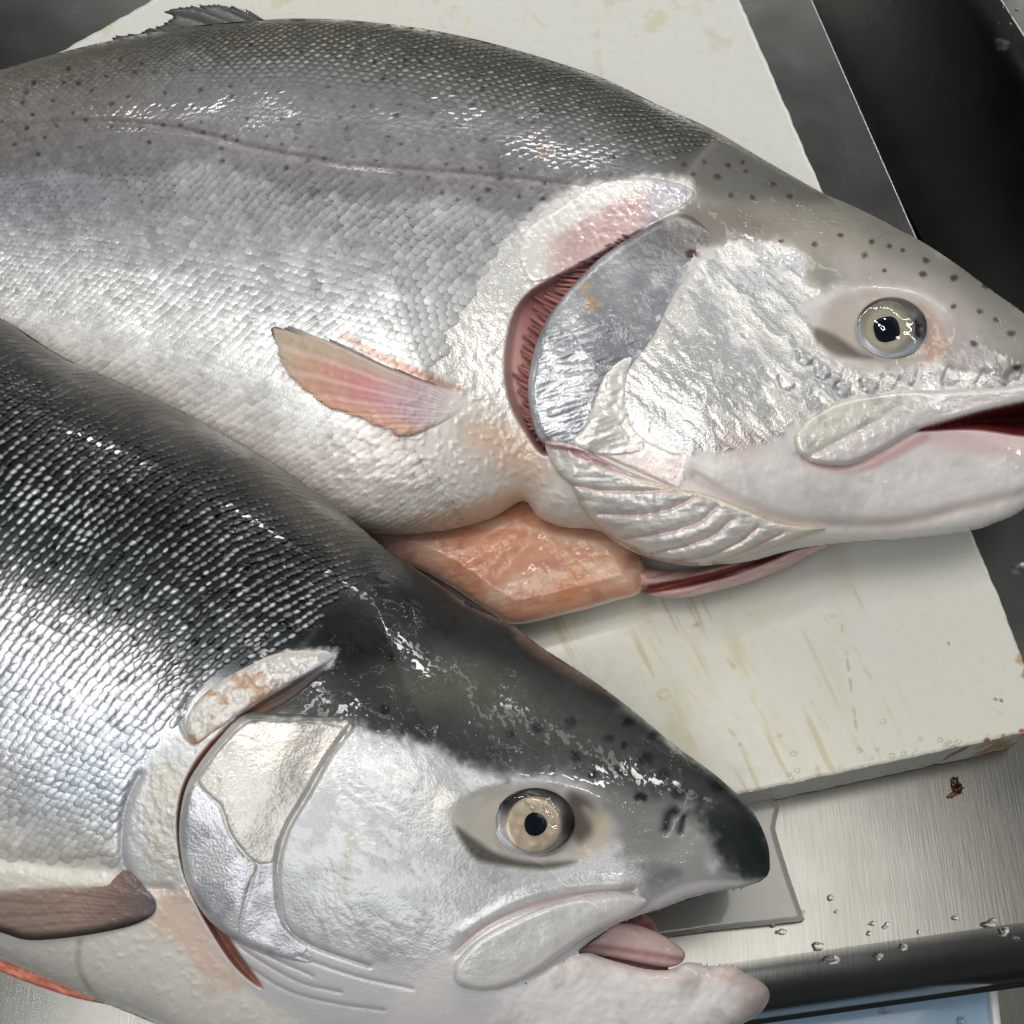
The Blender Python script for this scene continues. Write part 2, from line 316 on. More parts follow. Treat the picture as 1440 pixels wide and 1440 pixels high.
for x, y, r, c in [(1388, 1042, 5, (120, 70, 36)), (1412, 1036, 4, (150, 104, 50)), (1436, 1028, 4, (170, 30, 30)), (1405, 1044, 9, (196, 176, 128)), (1425, 1040, 8, (190, 164, 110)), (1400, 983, 2.6, (110, 80, 60)), (1408, 985, 2.6, (110, 80, 60)), (1334, 905, 2.4, (120, 100, 80)), (1438, 925, 12, (176, 150, 100)), (1432, 900, 7, (190, 166, 120)), (1445, 950, 10, (160, 120, 70))]:
    bc = mixc(bc, c, 0.85*sm(r, r*0.3, np.hypot(X-x, Y-y)+noise(X, Y, 5, 2, 21)*r*0.5))
Hb = -3.5*(1-np.sqrt(np.clip(1-(1-np.clip(S/4.5, 0, 1))**2, 0, 1)))
board = relief('cutting_board', g, S, Hb, M_BOARD, None, bc, None, None)
board['label'] = 'thick white plastic cutting board with brown knife scratches under both salmon'; board['category'] = 'cutting board'
# its sides: vertical, with sawn marks and grime at the corner
top = W(bp[:, 0], bp[:, 1], np.full(len(bp), -3.5)); n = len(bp); k = np.arange(n); k2 = np.roll(k, -1)
zs = np.linspace(-3.5, -TB, 9)/PPM
V = np.vstack([np.column_stack([top[:, :2], np.full(n, z)]) for z in zs])
F = [np.stack([r*n+k, r*n+k2, (r+1)*n+k2, (r+1)*n+k], -1) for r in range(8)]
cs = np.empty((len(V), 3)); cs[:] = (214, 211, 200)
gx = np.tile(bp[:, 0], 9); gz = V[:, 2]*PPM
cs = mixc(cs, (178, 164, 130), 0.5*sm(0.2, 0.9, noise(gx, gz, 60, 3, 14)))
gy_ = np.tile(bp[:, 1], 9)
cs = mixc(cs, (170, 130, 74), 0.9*sm(1365, 1410, gx)*sm(1000, 1030, gy_)*sm(-0.2, 0.5, noise(gx, gz, 22, 3, 15)))
cs = mixc(cs, (112, 66, 34), 0.8*sm(10, 4, np.abs(gx-1352-(gz+40)*0.4))*sm(-0.3, 0.3, noise(gx, gz, 9, 2, 16)))
mesh('side', V, F, M_BOARD, board, cs)
# sheet under the snout
M_SHEET = plain('pale_plastic_sheet', (150, 150, 144), 0.22, 0.0, 0.5, 0.12, 200, 0.06)
sh = [(1082, 1120), (1090, 1165), (1108, 1225), (1126, 1278), (1130, 1290), (1120, 1296), (1000, 1309), (860, 1328), (700, 1345), (700, 1120), (900, 1090)]
P = cr(sh, 3, True); g = gridfor(P, 3); S = sdf(P, g.X, g.Y)
Hs = -TB+9+2*sm(0, 6, S)+noise(g.X, g.Y, 160, 2, 4)*1.0
o = relief('plastic_sheet', g, S, Hs, M_SHEET, None, None, None, (P, -TB+1, 1))
o['label'] = 'thin pale grey plastic sheet with a square corner under the front snout'; o['category'] = 'plastic sheet'
# blue tray lower down, beyond the ledge's front edge
M_BLUE = plain('pale_blue_plastic', (146, 176, 200), 0.2, 0.0, 0.4, 0.1, 60, 0.08)
M_WHITE = plain('white_plastic', (232, 234, 234), 0.3, 0.0, 0.3, 0.1, 120, 0.04)
tray = thing('tray', 'pale blue plastic tray with a white rim below the steel ledge', 'tray', (*w2(1200, 1420, -300), -300/PPM))
zt2 = -300
P = np.array([(600, 1320), (1385, 1300), (1402, 1470), (1404, 1640), (600, 1640)], float)
def boxof(name, pts, z0, z1, mat, parent, bev=0.0012):
    V0 = W(np.array([p[0] for p in pts]), np.array([p[1] for p in pts]), np.full(len(pts), z1)); n = len(pts)
    V = np.vstack([V0, np.column_stack([V0[:, :2], np.full(n, z0/PPM)])]); k = np.arange(n); k2 = np.roll(k, -1)
    o = mesh(name, V, [k[None], k[::-1][None]+n, np.stack([k2, k, k+n, k2+n], -1)], mat, parent, smooth=False)
    md = o.modifiers.new('bevel', 'BEVEL'); md.width = bev; md.segments = 3; return o
boxof('tray_base', P, zt2-12, zt2, M_BLUE, tray)
boxof('tray_rim', [(1383, 1300), (1395, 1300), (1412, 1470), (1414, 1640), (1402, 1640), (1400, 1470)], zt2-14, zt2+16, M_WHITE, tray)
# dark clot beside the board
def blob(name, cx, cy, z, rx, ry, h, mat, seed, parent=None, rough=0.25, ang=0.0):
    a = np.linspace(0, 2*math.pi, 40, endpoint=False); r = 1+rough*noise(np.cos(a)*3, np.sin(a)*3, 1.3, 2, seed)
    x, y = rx*r*np.cos(a), ry*r*np.sin(a); P = np.stack([cx+x*math.cos(ang)-y*math.sin(ang), cy+x*math.sin(ang)+y*math.cos(ang)], -1)
    st = max(0.8, min(rx, ry)/7); g = gridfor(P, st, 3); S = sdf(P, g.X, g.Y); R = min(rx, ry)*0.8
    H = z+h*np.sqrt(np.clip(1-(1-np.clip(S/R, 0, 1))**2, 0, 1))
    return relief(name, g, S, H, mat, parent)
M_CLOT = plain('dried_blood', (58, 18, 10), 0.25, 0.0, 0.6, 0.6, 900, 0.4)
c = thing('blood_clot', 'small dark brown blood clot on the steel just in front of the board', 'blood clot', (*w2(1345, 1106), -TB/PPM))
blob('clot', 1344, 1099, -TB, 6, 7, 7, M_CLOT, 41, c, 0.5); blob('clot', 1348, 1111, -TB, 7, 7, 6, M_CLOT, 42, c, 0.6); blob('smear', 1339, 1118, -TB, 5, 4, 2.5, plain('brown_smear', (110, 72, 24), 0.3, 0, 0.5, 0.4, 900, 0.3), 43, c, 0.6)
M_DROP, nt_, b_ = newmat('water'); b_.inputs['Transmission Weight'].default_value = 1.0; b_.inputs['Roughness'].default_value = 0.0; b_.inputs['IOR'].default_value = 1.33; b_.inputs['Base Color'].default_value = (1, 1, 1, 1)
# water drops
rs = random.Random(11)
drops = [(1412, 1310, 8, 7), (1390, 1300, 9, 5), (1235, 1345, 7, 5), (1150, 1330, 8, 6), (1170, 1350, 13, 7), (1100, 1310, 7, 4), (1270, 1332, 6, 5), (1168, 1262, 4, 4)]
for k in range(16): drops.append((rs.uniform(1060, 1430), rs.uniform(1270, 1320), rs.uniform(2.5, 5), rs.uniform(2, 4)))
for k, (x, y, rx, ry) in enumerate(drops):
    o = blob('water_drop', x, y, -TB, rx, ry, min(rx, ry)*0.6, M_DROP, 50+k, None, 0.22)
    o['label'] = 'clear water drop beaded on the brushed steel ledge in front of the board'; o['category'] = 'water drop'; o['group'] = 'water drops on the front steel ledge'
for k in range(12):
    x, y = rs.uniform(1400, 1440), rs.uniform(5, 70); r = rs.uniform(2.5, 5)
    o = blob('water_drop', x, y, -TB-2-(x-1400)*0.22, r, r*0.8, r*0.6, M_DROP, 80+k, None, 0.2)
    o['label'] = 'clear water drop on the far steel rim beyond the dark basin'; o['category'] = 'water drop'; o['group'] = 'water drops on the far rim'
o = blob('water_drop', 1434, 797, -TB, 10, 6, 5, M_DROP, 99, None, 0.15)
o['label'] = 'large single water drop on the steel strip right of the board'; o['category'] = 'water drop'
for k, (x, y) in enumerate([(1243, 1420), (1352, 1436)]):
    o = blob('water_drop', x, y, zt2, 8, 7, 4, M_DROP, 101+k, None, 0.2)
    o['label'] = ['water drop on the middle of the blue tray', 'water drop near the white rim of the blue tray'][k]; o['category'] = 'water drop'
M_GLINT = M_CLEAR
for k in range(26):
    t = rs.random(); x = 1085+t*340+rs.uniform(-12, 12); y = 1094-0.187*(x-1085)+rs.uniform(-4, 8) if k < 18 else rs.uniform(1010, 1060)
    if not 1070 < x < 1432: continue
    r = rs.uniform(1.6, 3.6)
    o = blob('water_drop', x, y, 0, r*1.3, r, r*0.7, M_CLEAR, 120+k, None, 0.2)
    o['label'] = 'tiny water drop on the white board near its front edge'; o['category'] = 'water drop'; o['group'] = 'water drops along the front edge of the board'
# ------------------------------------------------------------------ the two salmon: shared tools
ZF = 95.0
G = Grid(-300, -60, 1540, 1560, 2.0)
GC = Grid(-300, -60, 1544, 1564, 4.0)
def up(A): return GC.samp(A, G.X, G.Y)
class Win:
    """a window of the big grid in which a detail is worked"""
    def __init__(s, pts, pad=30):
        P = np.asarray(pts, float)
        i0 = int(max(0, (P[:, 0].min()-pad-G.x0)/G.st)); i1 = int(min(len(G.xs), (P[:, 0].max()+pad-G.x0)/G.st+2))
        j0 = int(max(0, (P[:, 1].min()-pad-G.y0)/G.st)); j1 = int(min(len(G.ys), (P[:, 1].max()+pad-G.y0)/G.st+2))
        s.s = (slice(j0, j1), slice(i0, i1)); s.X = G.X[s.s]; s.Y = G.Y[s.s]
def groove(H, pts, depth, w, col=None, C=None, a=0.0, cw=None, n=6):
    """a crease pressed into a surface along a curve (depth < 0 raises a ridge)"""
    L = cr(pts, n); q = Win(L, 3*w+8); d = dline(L, q.X, q.Y)
    H[q.s] -= depth*np.exp(-(d/w)**2)
    if C is not None and col is not None: C[q.s] = mixc(C[q.s], col, a*np.exp(-(d/(cw or w))**2))
def region(pts, soft=8.0, n=6):
    P = cr(pts, n, True); q = Win(P, soft+6); S = sdf(P, q.X, q.Y); return q, S, sm(-soft, soft, S)
def paint(C, pts, col, a=1.0, soft=8.0, nz=0.0, ns=14, seed=1):
    q, S, m = region(pts, soft+nz)
    if nz: m = sm(-soft, soft, S+nz*noise(q.X, q.Y, ns, 4, seed))
    C[q.s] = mixc(C[q.s], col, a*m); return q, m
def ell(q, cx, cy, rx, ry, ang=0.0):
    c, s = math.cos(ang), math.sin(ang); x = q.X-cx; y = q.Y-cy
    return np.hypot((x*c+y*s)/rx, (-x*s+y*c)/ry)
def spots(C, lst, col=(22, 22, 22), a=0.9):
    for (x, y, r) in lst:
        r *= 1.3
        q = Win([(x, y)], 3*r+6); d = np.hypot(q.X-x, (q.Y-y)*1.15)+noise(q.X, q.Y, 6, 2, 33)*r*0.35
        C[q.s] = mixc(C[q.s], col, a*sm(r*1.25, r*0.35, d))
def plate(name, pts, Hb, Cb, Pb, lift, edge, parent, mat, st=1.5, colf=None, hf=None, n=6, drop=6, prmf=None, smooth=True, front=None, soft=30):
    """a thin plate lying on the body: its own edge stands proud of what is under it"""
    P = cr(pts, n, True) if smooth else np.asarray(pts, float)
    g = gridfor(P, st); S = sdf(P, g.X, g.Y)
    H0 = G.samp(Hb, g.X, g.Y); t = np.clip(S/edge, 0, 1)
    fr = 1.0 if front is None else sm(2, soft, dline(cr(front, 8), g.X, g.Y))
    H = H0+lift*np.sqrt(np.clip(1-(1-t)**2, 0, 1))*fr+0.4
    C = G.samp(Cb, g.X, g.Y) if Cb is not None else np.full(g.X.shape+(3,), 200.0)
    R = G.samp(Pb, g.X, g.Y) if Pb is not None else prm3(g.X.shape, 0.2, 0.35, 0.8)
    if hf is not None: H = hf(g.X, g.Y, S, H)
    if colf is not None: C = colf(g.X, g.Y, S, C)
    if prmf is not None: R = prmf(g.X, g.Y, S, R)
    return relief(name, g, S, H, mat, parent, C, R, (P, lambda x, y: G.samp(Hb, x, y)-drop, 3.0)), g, S, H
def flow(stations):
    """matched points along back and belly -> smooth body coordinates"""
    U = cr([s[0] for s in stations], 24); L = cr([s[1] for s in stations], 24)
    d = np.r_[0, np.cumsum(np.linalg.norm(np.diff((U+L)/2, axis=0), axis=1))]
    return U, L, d
def scales(name, parent, st, rows, pitch, ok, Hb, size, Cs, Ps, lift, tipang, best, seed, ref, tilt=1.6, dome=1.5, jit=0.6, vary=0.09):
    """overlapping scales in staggered rows; the 300 that show largest are parts, the rest one mesh"""
    U, L, d = flow(st); rg = np.random.default_rng(seed)
    pts = []; sg = np.linspace(0, d[-1], 400); wid = np.linalg.norm(np.stack([np.interp(sg, d, L[:, k]-U[:, k]) for k in (0, 1)], -1), axis=1)
    cell = np.r_[0, np.cumsum(np.diff(sg)/(pitch*np.clip(wid[1:]/ref, 0.55, 1.2)))]
    for r in range(rows):
        ph = math.pi*(0.02+0.96*(r+0.5)/rows); t = (1-math.cos(ph))/2
        us = np.interp(np.arange(0, cell[-1]-1, 1.0)+(0.5 if r % 2 else 0), cell, sg); pl = pitch*np.clip(np.interp(us, sg, wid)/ref, 0.55, 1.2)
        a = np.stack([np.interp(us, d, U[:, k]) for k in (0, 1)], -1); b = np.stack([np.interp(us, d, L[:, k]) for k in (0, 1)], -1)
        p = a*(1-t)+b*t; e = 2.0
        a2 = np.stack([np.interp(us+e, d, U[:, k]) for k in (0, 1)], -1); b2 = np.stack([np.interp(us+e, d, L[:, k]) for k in (0, 1)], -1)
        q = a2*(1-t)+b2*t-p; q /= np.linalg.norm(q, axis=1)[:, None]
        w = np.linalg.norm(b-a, axis=1)*math.pi/2/rows*math.sin(ph)
        pts.append(np.column_stack([p, q, w, np.full(len(us), t), pl]))
    A = np.vstack(pts); w0 = noise(A[:, 0], A[:, 1], 70, 2, seed+60); w1 = noise(A[:, 0], A[:, 1], 70, 2, seed+61)
    A[:, 0] += 4.5*w0; A[:, 1] += 3.0*w1
    A = A[ok(A[:, 0], A[:, 1], A[:, 5])]
    n = len(A); A[:, :2] += rg.normal(0, jit, (n, 2))
    ca, sa = math.cos(tipang), math.sin(tipang)
    fx = A[:, 2]*ca-A[:, 3]*sa; fy = A[:, 2]*sa+A[:, 3]*ca              # towards the head (the free edge is at the other end)
    nx, ny = -A[:, 3], A[:, 2]                                           # across, towards the belly
    K = 12; th = np.linspace(0, 2*math.pi, K, endpoint=False)
    tx = np.cos(th); ty = np.sin(th); tx = np.where(tx < 0, tx*(1.12-0.12*np.abs(ty)), tx*0.9)
    loc = np.vstack([[[0, 0]], np.stack([tx, ty], -1)*0.62, np.stack([tx, ty], -1)])
    global LOC; LOC = loc; r2 = np.r_[0, np.full(K, 0.62), np.full(K, 1.0)]
    sl, sw = size(A[:, 0], A[:, 1], A[:, 5]); hw = A[:, 4]*sw*(1+rg.normal(0, vary, n)); hl = A[:, 6]*sl*(1+rg.normal(0, vary, n))
    A = np.column_stack([A]); PXY = None
    px = A[:, 0, None]+fx[:, None]*loc[None, :, 0]*hl[:, None]+nx[:, None]*loc[None, :, 1]*hw[:, None]
    py = A[:, 1, None]+fy[:, None]*loc[None, :, 0]*hl[:, None]+ny[:, None]*loc[None, :, 1]*hw[:, None]
    h0 = G.samp(Hb, px, py)
    tl = tilt*(1+rg.normal(0, 0.12, n)); dm = dome*(1+rg.normal(0, 0.2, n))
    k = lift(A[:, 0], A[:, 1], A[:, 5])
    hz = h0+(k[:, None]*(tl[:, None]*(0.55-loc[None, :, 0])+dm[:, None]*(1-r2**2)[None]+rg.normal(0, 0.16, n)[:, None]*loc[None, :, 1]))+0.15
    c, p = Cs(A, r2, px, py, rg, n), Ps(A, r2, n)
    V = W(px, py, hz)
    i = np.arange(K); j = np.roll(i, -1)
    T3 = np.stack([np.zeros(K, int), 1+i, 1+j], -1); T4 = np.stack([1+i, 1+K+i, 1+K+j, 1+j], -1); m = 1+2*K
    key = best(A[:, 0], A[:, 1], A[:, 5])+rg.random(n)*0.01; order = np.argsort(-key); big = order[:300]; rest = order[300:]
    for b in big:
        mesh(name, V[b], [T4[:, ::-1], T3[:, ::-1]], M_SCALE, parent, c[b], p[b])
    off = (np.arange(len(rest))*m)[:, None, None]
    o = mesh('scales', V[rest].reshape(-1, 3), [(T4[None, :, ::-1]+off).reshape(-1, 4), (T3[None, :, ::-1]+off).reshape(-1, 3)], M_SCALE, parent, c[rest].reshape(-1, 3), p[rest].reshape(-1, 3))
    o['kind'] = 'stuff'; return n
def eye(parent, Hb, c, rx, ry, rise, pc, pr, ic, ir, ang, sclera, ircol, pshape, seed):
    """eyeball with iris, pupil and a clear wet cornea over them"""
    cx, cy = c; a = np.linspace(0, 2*math.pi, 64, endpoint=False)
    def oval(x, y, r1, r2, t=0.0, f=None):
        k = 1 if f is None else f(a); X_, Y_ = r1*np.cos(a)*k, r2*np.sin(a)*k
        return np.stack([x+X_*math.cos(t)-Y_*math.sin(t), y+X_*math.sin(t)+Y_*math.cos(t)], -1)
    z0 = float(G.samp(Hb, cx, cy)); gx, gy = [(float(G.samp(Hb, cx+60*i, cy+60*j))-float(G.samp(Hb, cx-60*i, cy-60*j)))/120 for i, j in ((1, 0), (0, 1))]
    plane = lambda X, Y: z0+gx*(X-cx)*0.8+gy*(Y-cy)*0.8
    def disc(name, P, f, col, prm, par, mat, st=1.0, skirt=8):
        g = gridfor(P, st, 4); S = sdf(P, g.X, g.Y); q = np.hypot((g.X-cx)/rx, (g.Y-cy)/ry)
        H = f(g.X, g.Y, S, q); C = None if col is None else col(g.X, g.Y, S, q)
        return relief(name, g, S, H, mat, par, C, None if col is None else prm3(g.X.shape, *prm), (P, lambda x, y: g.samp(H, x, y)-skirt, 1.5))
    ball = disc('eyeball', oval(cx, cy, rx, ry, ang), lambda X, Y, S, q: plane(X, Y)+rise*np.sqrt(np.clip(1.15-q*q, 0, 1)), lambda X, Y, S, q: sclera(X, Y, S, q), (0.0, 0.3, 1.0), parent, M_EYE)
    dish = lambda X, Y: plane(X, Y)+rise*np.sqrt(np.clip(1.15-np.hypot((X-cx)/rx, (Y-cy)/ry)**2, 0, 1))
    disc('iris', oval(*ic, *ir, ang), lambda X, Y, S, q: dish(X, Y)+1.5*sm(0, 4, S)-1.2*sm(6, 20, S)+0.5, lambda X, Y, S, q: ircol(X, Y, S), (0.25, 0.35, 0.6), ball, M_EYE)
    disc('pupil', oval(*pc, *pr, 0, pshape), lambda X, Y, S, q: dish(X, Y)+1.6+0.8*sm(0, 6, S), lambda X, Y, S, q: np.broadcast_to(np.array([20., 26., 36.]), X.shape+(3,)).copy(), (0.0, 0.2, 1.0), ball, M_EYE)
    disc('cornea', oval(cx, cy, rx*0.96, ry*0.96, ang), lambda X, Y, S, q: dish(X, Y)+2.6+2.6*np.sqrt(np.clip(1-(1-np.clip(S/22, 0, 1))**2, 0, 1))+0.8*noise(X, Y, 16, 2, seed), None, None, ball, M_CLEAR, 1.0, 3)
    return ball
def fin(name, pts, Hf, colf, parent, root, tip, ridges, amp, st=1.5, thick=5.0, seed=3, prm=(0.05, 0.4, 0.8), ragged=0.0):
    """a fin: a thin curved blade with rays fanning from its root"""
    P = cr(pts, 6, True); g = gridfor(P, st); S = sdf(P, g.X, g.Y)
    ax, ay = root; f_ = np.arctan2(g.Y-ay, g.X-ax); S = S-ragged*np.abs(noise(f_*200, f_*0, 3.0, 2, seed+5))*sm(60, 200, np.hypot(g.X-ax, g.Y-ay)); fan = np.arctan2(g.Y-ay, g.X-ax); rad = np.hypot(g.X-ax, g.Y-ay)
    ph = fan*ridges+0.6*noise(g.X, g.Y, 50, 2, seed)
    H = Hf(g.X, g.Y)+thick*np.sqrt(np.clip(1-(1-np.clip(S/6, 0, 1))**2, 0, 1))+amp*(np.abs(np.sin(ph))-0.5)*sm(0, 10, S)+0.5*noise(g.X, g.Y, 14, 2, seed+1)
    C = colf(g.X, g.Y, S, np.sin(ph), rad, fan)
    return relief(name, g, S, H, M_FIN, parent, C, prm3(g.X.shape, *prm), (P, lambda x, y: g.samp(H, x, y)-thick*0.8, 0.5) if not ragged else None)
# ------------------------------------------------------------------ the salmon behind, lying flat on the board
fa = thing('salmon', 'silver salmon with pink gills and open mouth, lying behind on the white board', 'fish', tuple(W(600, 400, 0)))
UA = cr([(-330, 190), (-180, 148), (-60, 116), (0, 98), (88, 73), (165, 55), (250, 39), (370, 28), (430, 26), (500, 29), (600, 41), (700, 63), (800, 93), (860, 115), (920, 145), (1000, 181), (1060, 216), (1110, 245), (1160, 273), (1200, 290), (1250, 315), (1300, 342), (1350, 375), (1400, 412), (1440, 441), (1472, 476), (1490, 530), (1492, 600)], 5)
LA = cr([(1492, 600), (1482, 660), (1440, 715), (1400, 735), (1365, 746), (1280, 757), (1200, 762), (1120, 772), (1050, 790), (980, 794), (920, 786), (870, 760), (835, 745), (790, 741), (757, 727), (735, 705), (690, 729), (620, 747), (530, 751), (430, 728), (300, 668), (150, 592), (0, 530), (-160, 478), (-330, 420)], 5)
PA = np.vstack([UA, LA[1:]])
d1 = up(dline(UA, GC.X, GC.Y)); d2 = up(dline(LA, GC.X, GC.Y)); SA = up(sdf(PA, GC.X, GC.Y)); X, Y = G.X, G.Y
tA = d1/(d1+d2+1e-6)
core = np.sqrt(np.clip(d1*d2, 0, None)); HA = ZF+np.where(SA > 0, 0.50*core, 0)
nzA = noise(X, Y, 60, 4, 1); nf = noise(X, Y, 9, 3, 2)
tt = tA+0.03*noise(X, Y, 140, 3, 5)+0.012*noise(X, Y, 20, 3, 6)
CA = ramp(tt, [(0, (84, 82, 74)), (.06, (80, 79, 74)), (.14, (104, 103, 102)), (.27, (118, 117, 117)), (.335, (126, 125, 126)), (.352, (156, 157, 160)), (.5, (188, 190, 193)), (.62, (212, 213, 213)), (.8, (220, 218, 215)), (.9, (216, 208, 201)), (1, (208, 196, 184))])
# browner, paler towards the tail; darker near the nape
CA = mixc(CA, (150, 143, 136), 0.55*sm(330, -60, X)*sm(.33, .2, tA))
CA = mixc(CA, (58, 58, 55), 0.55*np.exp(-((X-860)/230)**2)*sm(.2, .02, tA))
CA = mixc(CA, (150, 152, 164), 0.35*sm(400, 0, X)*np.exp(-((tA-.42)/.1)**2))
CA *= (1+0.05*nzA+0.05*nf)[..., None]
MA = np.empty(X.shape+(3,)); MA[..., 0] = np.interp(tA, [0, .3, .38, .75, .95], [.25, .25, .5, .5, .1]); MA[..., 1] = 0.36+0.05*nf; MA[..., 2] = 0.9
HA += 0.12*nf*sm(0, 30, SA)+1.6*noise(X, Y, 110, 2, 1)*sm(0, 60, SA)
# lateral line
latA = [(-300, 200), (-100, 186), (0, 178), (80, 172), (150, 171), (250, 181), (350, 206), (430, 222), (500, 233), (620, 242), (720, 251), (820, 263)]
groove(HA, latA, 1.6, 3.0, (122, 106, 106), CA, 0.35, 2.6)
# --- head
head = [(962, 252), (1010, 195), (1060, 200), (1110, 236), (1200, 282), (1300, 334), (1400, 404), (1480, 470), (1520, 600), (1480, 720), (1360, 770), (1180, 775), (980, 800), (880, 780), (800, 690), (760, 620), (740, 520), (800, 400), (880, 320), (940, 285)]
q, m = paint(CA, head, (204, 200, 198), 1.0, 7)
MA[q.s][..., 0] = MA[q.s][..., 0]*(1-m)+0.12*m
q, m = paint(CA, [(960, 250), (1010, 190), (1060, 195), (1110, 234), (1200, 282), (1300, 334), (1400, 404), (1480, 470), (1520, 560), (1420, 560), (1330, 520), (1330, 430), (1250, 395), (1150, 400), (1130, 360), (1080, 335), (1000, 335), (900, 350), (900, 300)], (132, 129, 121), 1.0, 16, 8, 40, 3)
paint(CA, [(965, 240), (1010, 195), (1060, 205), (1120, 245), (1170, 278), (1130, 290), (1060, 285), (990, 275)], (92, 91, 86), 0.8, 14)
paint(CA, [(960, 300), (1040, 285), (1120, 300), (1100, 330), (1010, 345), (940, 345)], (112, 100, 92), 0.7, 12, 6)
paint(CA, [(1060, 290), (1170, 300), (1230, 340), (1200, 370), (1120, 350)], (166, 160, 142), 0.5, 24, 8)
paint(CA, [(1190, 350), (1330, 400), (1380, 460), (1400, 530), (1330, 520), (1330, 440), (1260, 400), (1190, 400)], (172, 162, 164), 0.6, 18)
paint(CA, [(1380, 470), (1480, 500), (1500, 560), (1400, 550)], (136, 134, 130), 0.6, 16, 6)
# silver cheek, crinkled
cheek = [(1008, 350), (1060, 346), (1110, 352), (1142, 378), (1130, 400), (1150, 412), (1128, 430), (1140, 470), (1170, 505), (1240, 520), (1340, 520), (1400, 532), (1470, 540), (1400, 545), (1310, 545), (1220, 552), (1160, 580), (1100, 610), (1010, 636), (930, 628), (890, 600), (878, 545), (895, 505), (925, 470), (950, 415)]
q, m = paint(CA, cheek, (224, 223, 219), 1.0, 5, 10, 18, 4)
MA[q.s][..., 0] = MA[q.s][..., 0]*(1-m)+0.62*m; MA[q.s][..., 1] = MA[q.s][..., 1]*(1-m)+0.28*m
w_ = noise(q.X, q.Y, 46, 4, 8, sy=16, ang=0.7); w2_ = noise(q.X, q.Y, 7, 3, 9, sy=11)
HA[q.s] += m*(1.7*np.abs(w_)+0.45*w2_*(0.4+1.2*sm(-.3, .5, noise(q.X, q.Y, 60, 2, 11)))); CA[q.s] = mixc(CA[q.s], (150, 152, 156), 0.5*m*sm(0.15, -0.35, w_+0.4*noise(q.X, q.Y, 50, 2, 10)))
for k in range(11):                                     # folds under the eye
    x = 1150+k*29+9*math.sin(k*2.3); groove(HA, [(x+5+4*math.sin(k*5.1), 520+4*math.sin(k)), (x+3*math.cos(k*3.7), 533+3*math.sin(k*1.9)), (x-6+5*math.sin(k*4.3), 550+4*math.cos(k*2.9)-max(0, 0.05*(x-1200)))], 1.8+1.2*abs(math.sin(k*1.3)), 3.0+1.6*abs(math.cos(k*2.1)))
for x, y in [(1110, 535), (1190, 545), (1160, 520), (1225, 540), (1135, 500)]:
    groove(HA, [(x-14, y-4), (x-12, y+9), (x, y+14), (x+9, y+9)], 3.0, 3.2, (120, 120, 120), CA, 0.5, 2.4)
# jaw and throat
paint(CA, [(1020, 640), (1120, 640), (1200, 665), (1290, 620), (1370, 606), (1500, 620), (1500, 700), (1365, 745), (1180, 762), (1060, 735), (1000, 700), (960, 680)], (219, 214, 211), 0.95, 14)
paint(CA, [(1015, 606), (1060, 600), (1080, 625), (1050, 650), (1020, 640)], (200, 172, 170), 0.4, 12)
paint(CA, [(1290, 607), (1370, 604), (1500, 618), (1500, 660), (1400, 640), (1320, 630)], (206, 168, 168), 0.5, 12)
paint(CA, [(1130, 640), (1200, 652), (1290, 612), (1300, 622), (1210, 664), (1140, 655)], (186, 140, 138), 0.6, 5)
groove(HA, [(978, 670), (1030, 700), (1090, 727), (1162, 737), (1265, 735), (1368, 711), (1460, 690)], 4.0, 9, (176, 156, 150), CA, 0.5, 8)
groove(HA, [(1015, 640), (1035, 665), (1040, 690)], 1.2, 10)
HA[...] += 1.5*np.exp(-((X-1010)/26)**2-((Y-668)/18)**2)
q, S, m = region([(1000, 650), (1120, 650), (1300, 640), (1460, 640), (1460, 720), (1200, 750), (1060, 725)], 14); HA[q.s] += m*(0.8*noise(q.X, q.Y, 40, 3, 91)+0.35*noise(q.X, q.Y, 10, 2, 92)); CA[q.s] = mixc(CA[q.s], (190, 186, 184), 0.5*m*sm(0, .8, noise(q.X, q.Y, 50, 4, 93))); MA[q.s][..., 2] += 0.25*m
# mouth
mouth = [(1288, 606), (1320, 597), (1380, 580), (1440, 567), (1510, 555), (1520, 616), (1440, 613), (1370, 604)]
q, S, m = region(mouth, 3.0)
HA[q.s] -= m*sm(0, 26, S+4)*72; CA[q.s] = mixc(CA[q.s], (64, 16, 16), m); CA[q.s] = mixc(CA[q.s], (120, 44, 48), 0.7*m*sm(14, 2, S)); MA[q.s][..., 0] *= (1-m)
groove(HA, [(1288, 606), (1230, 640), (1190, 655), (1150, 653), (1122, 640)], 4, 5)
# eye socket
q = Win([(1245, 462)], 130); e = ell(q, 1242, 464, 93, 56, 0.06)
CA[q.s] = mixc(CA[q.s], (164, 153, 144), 0.8*sm(1.22, 0.8, e+0.06*noise(q.X, q.Y, 24, 3, 94))); HA[q.s] -= 3*sm(1.1, 0.75, e)
HA[q.s] += 1.6*np.exp(-((e-1.12)/0.16)**2)*sm(478, 430, q.Y)
paint(CA, [(1290, 430), (1320, 455), (1334, 480), (1325, 500), (1300, 505)], (164, 130, 112), 0.7, 7)
paint(CA, [(1146, 462), (1175, 472), (1210, 496), (1225, 504), (1180, 500), (1150, 482)], (84, 74, 66), 0.8, 6)
MA[q.s][..., 0] *= sm(0.8, 1.1, e)
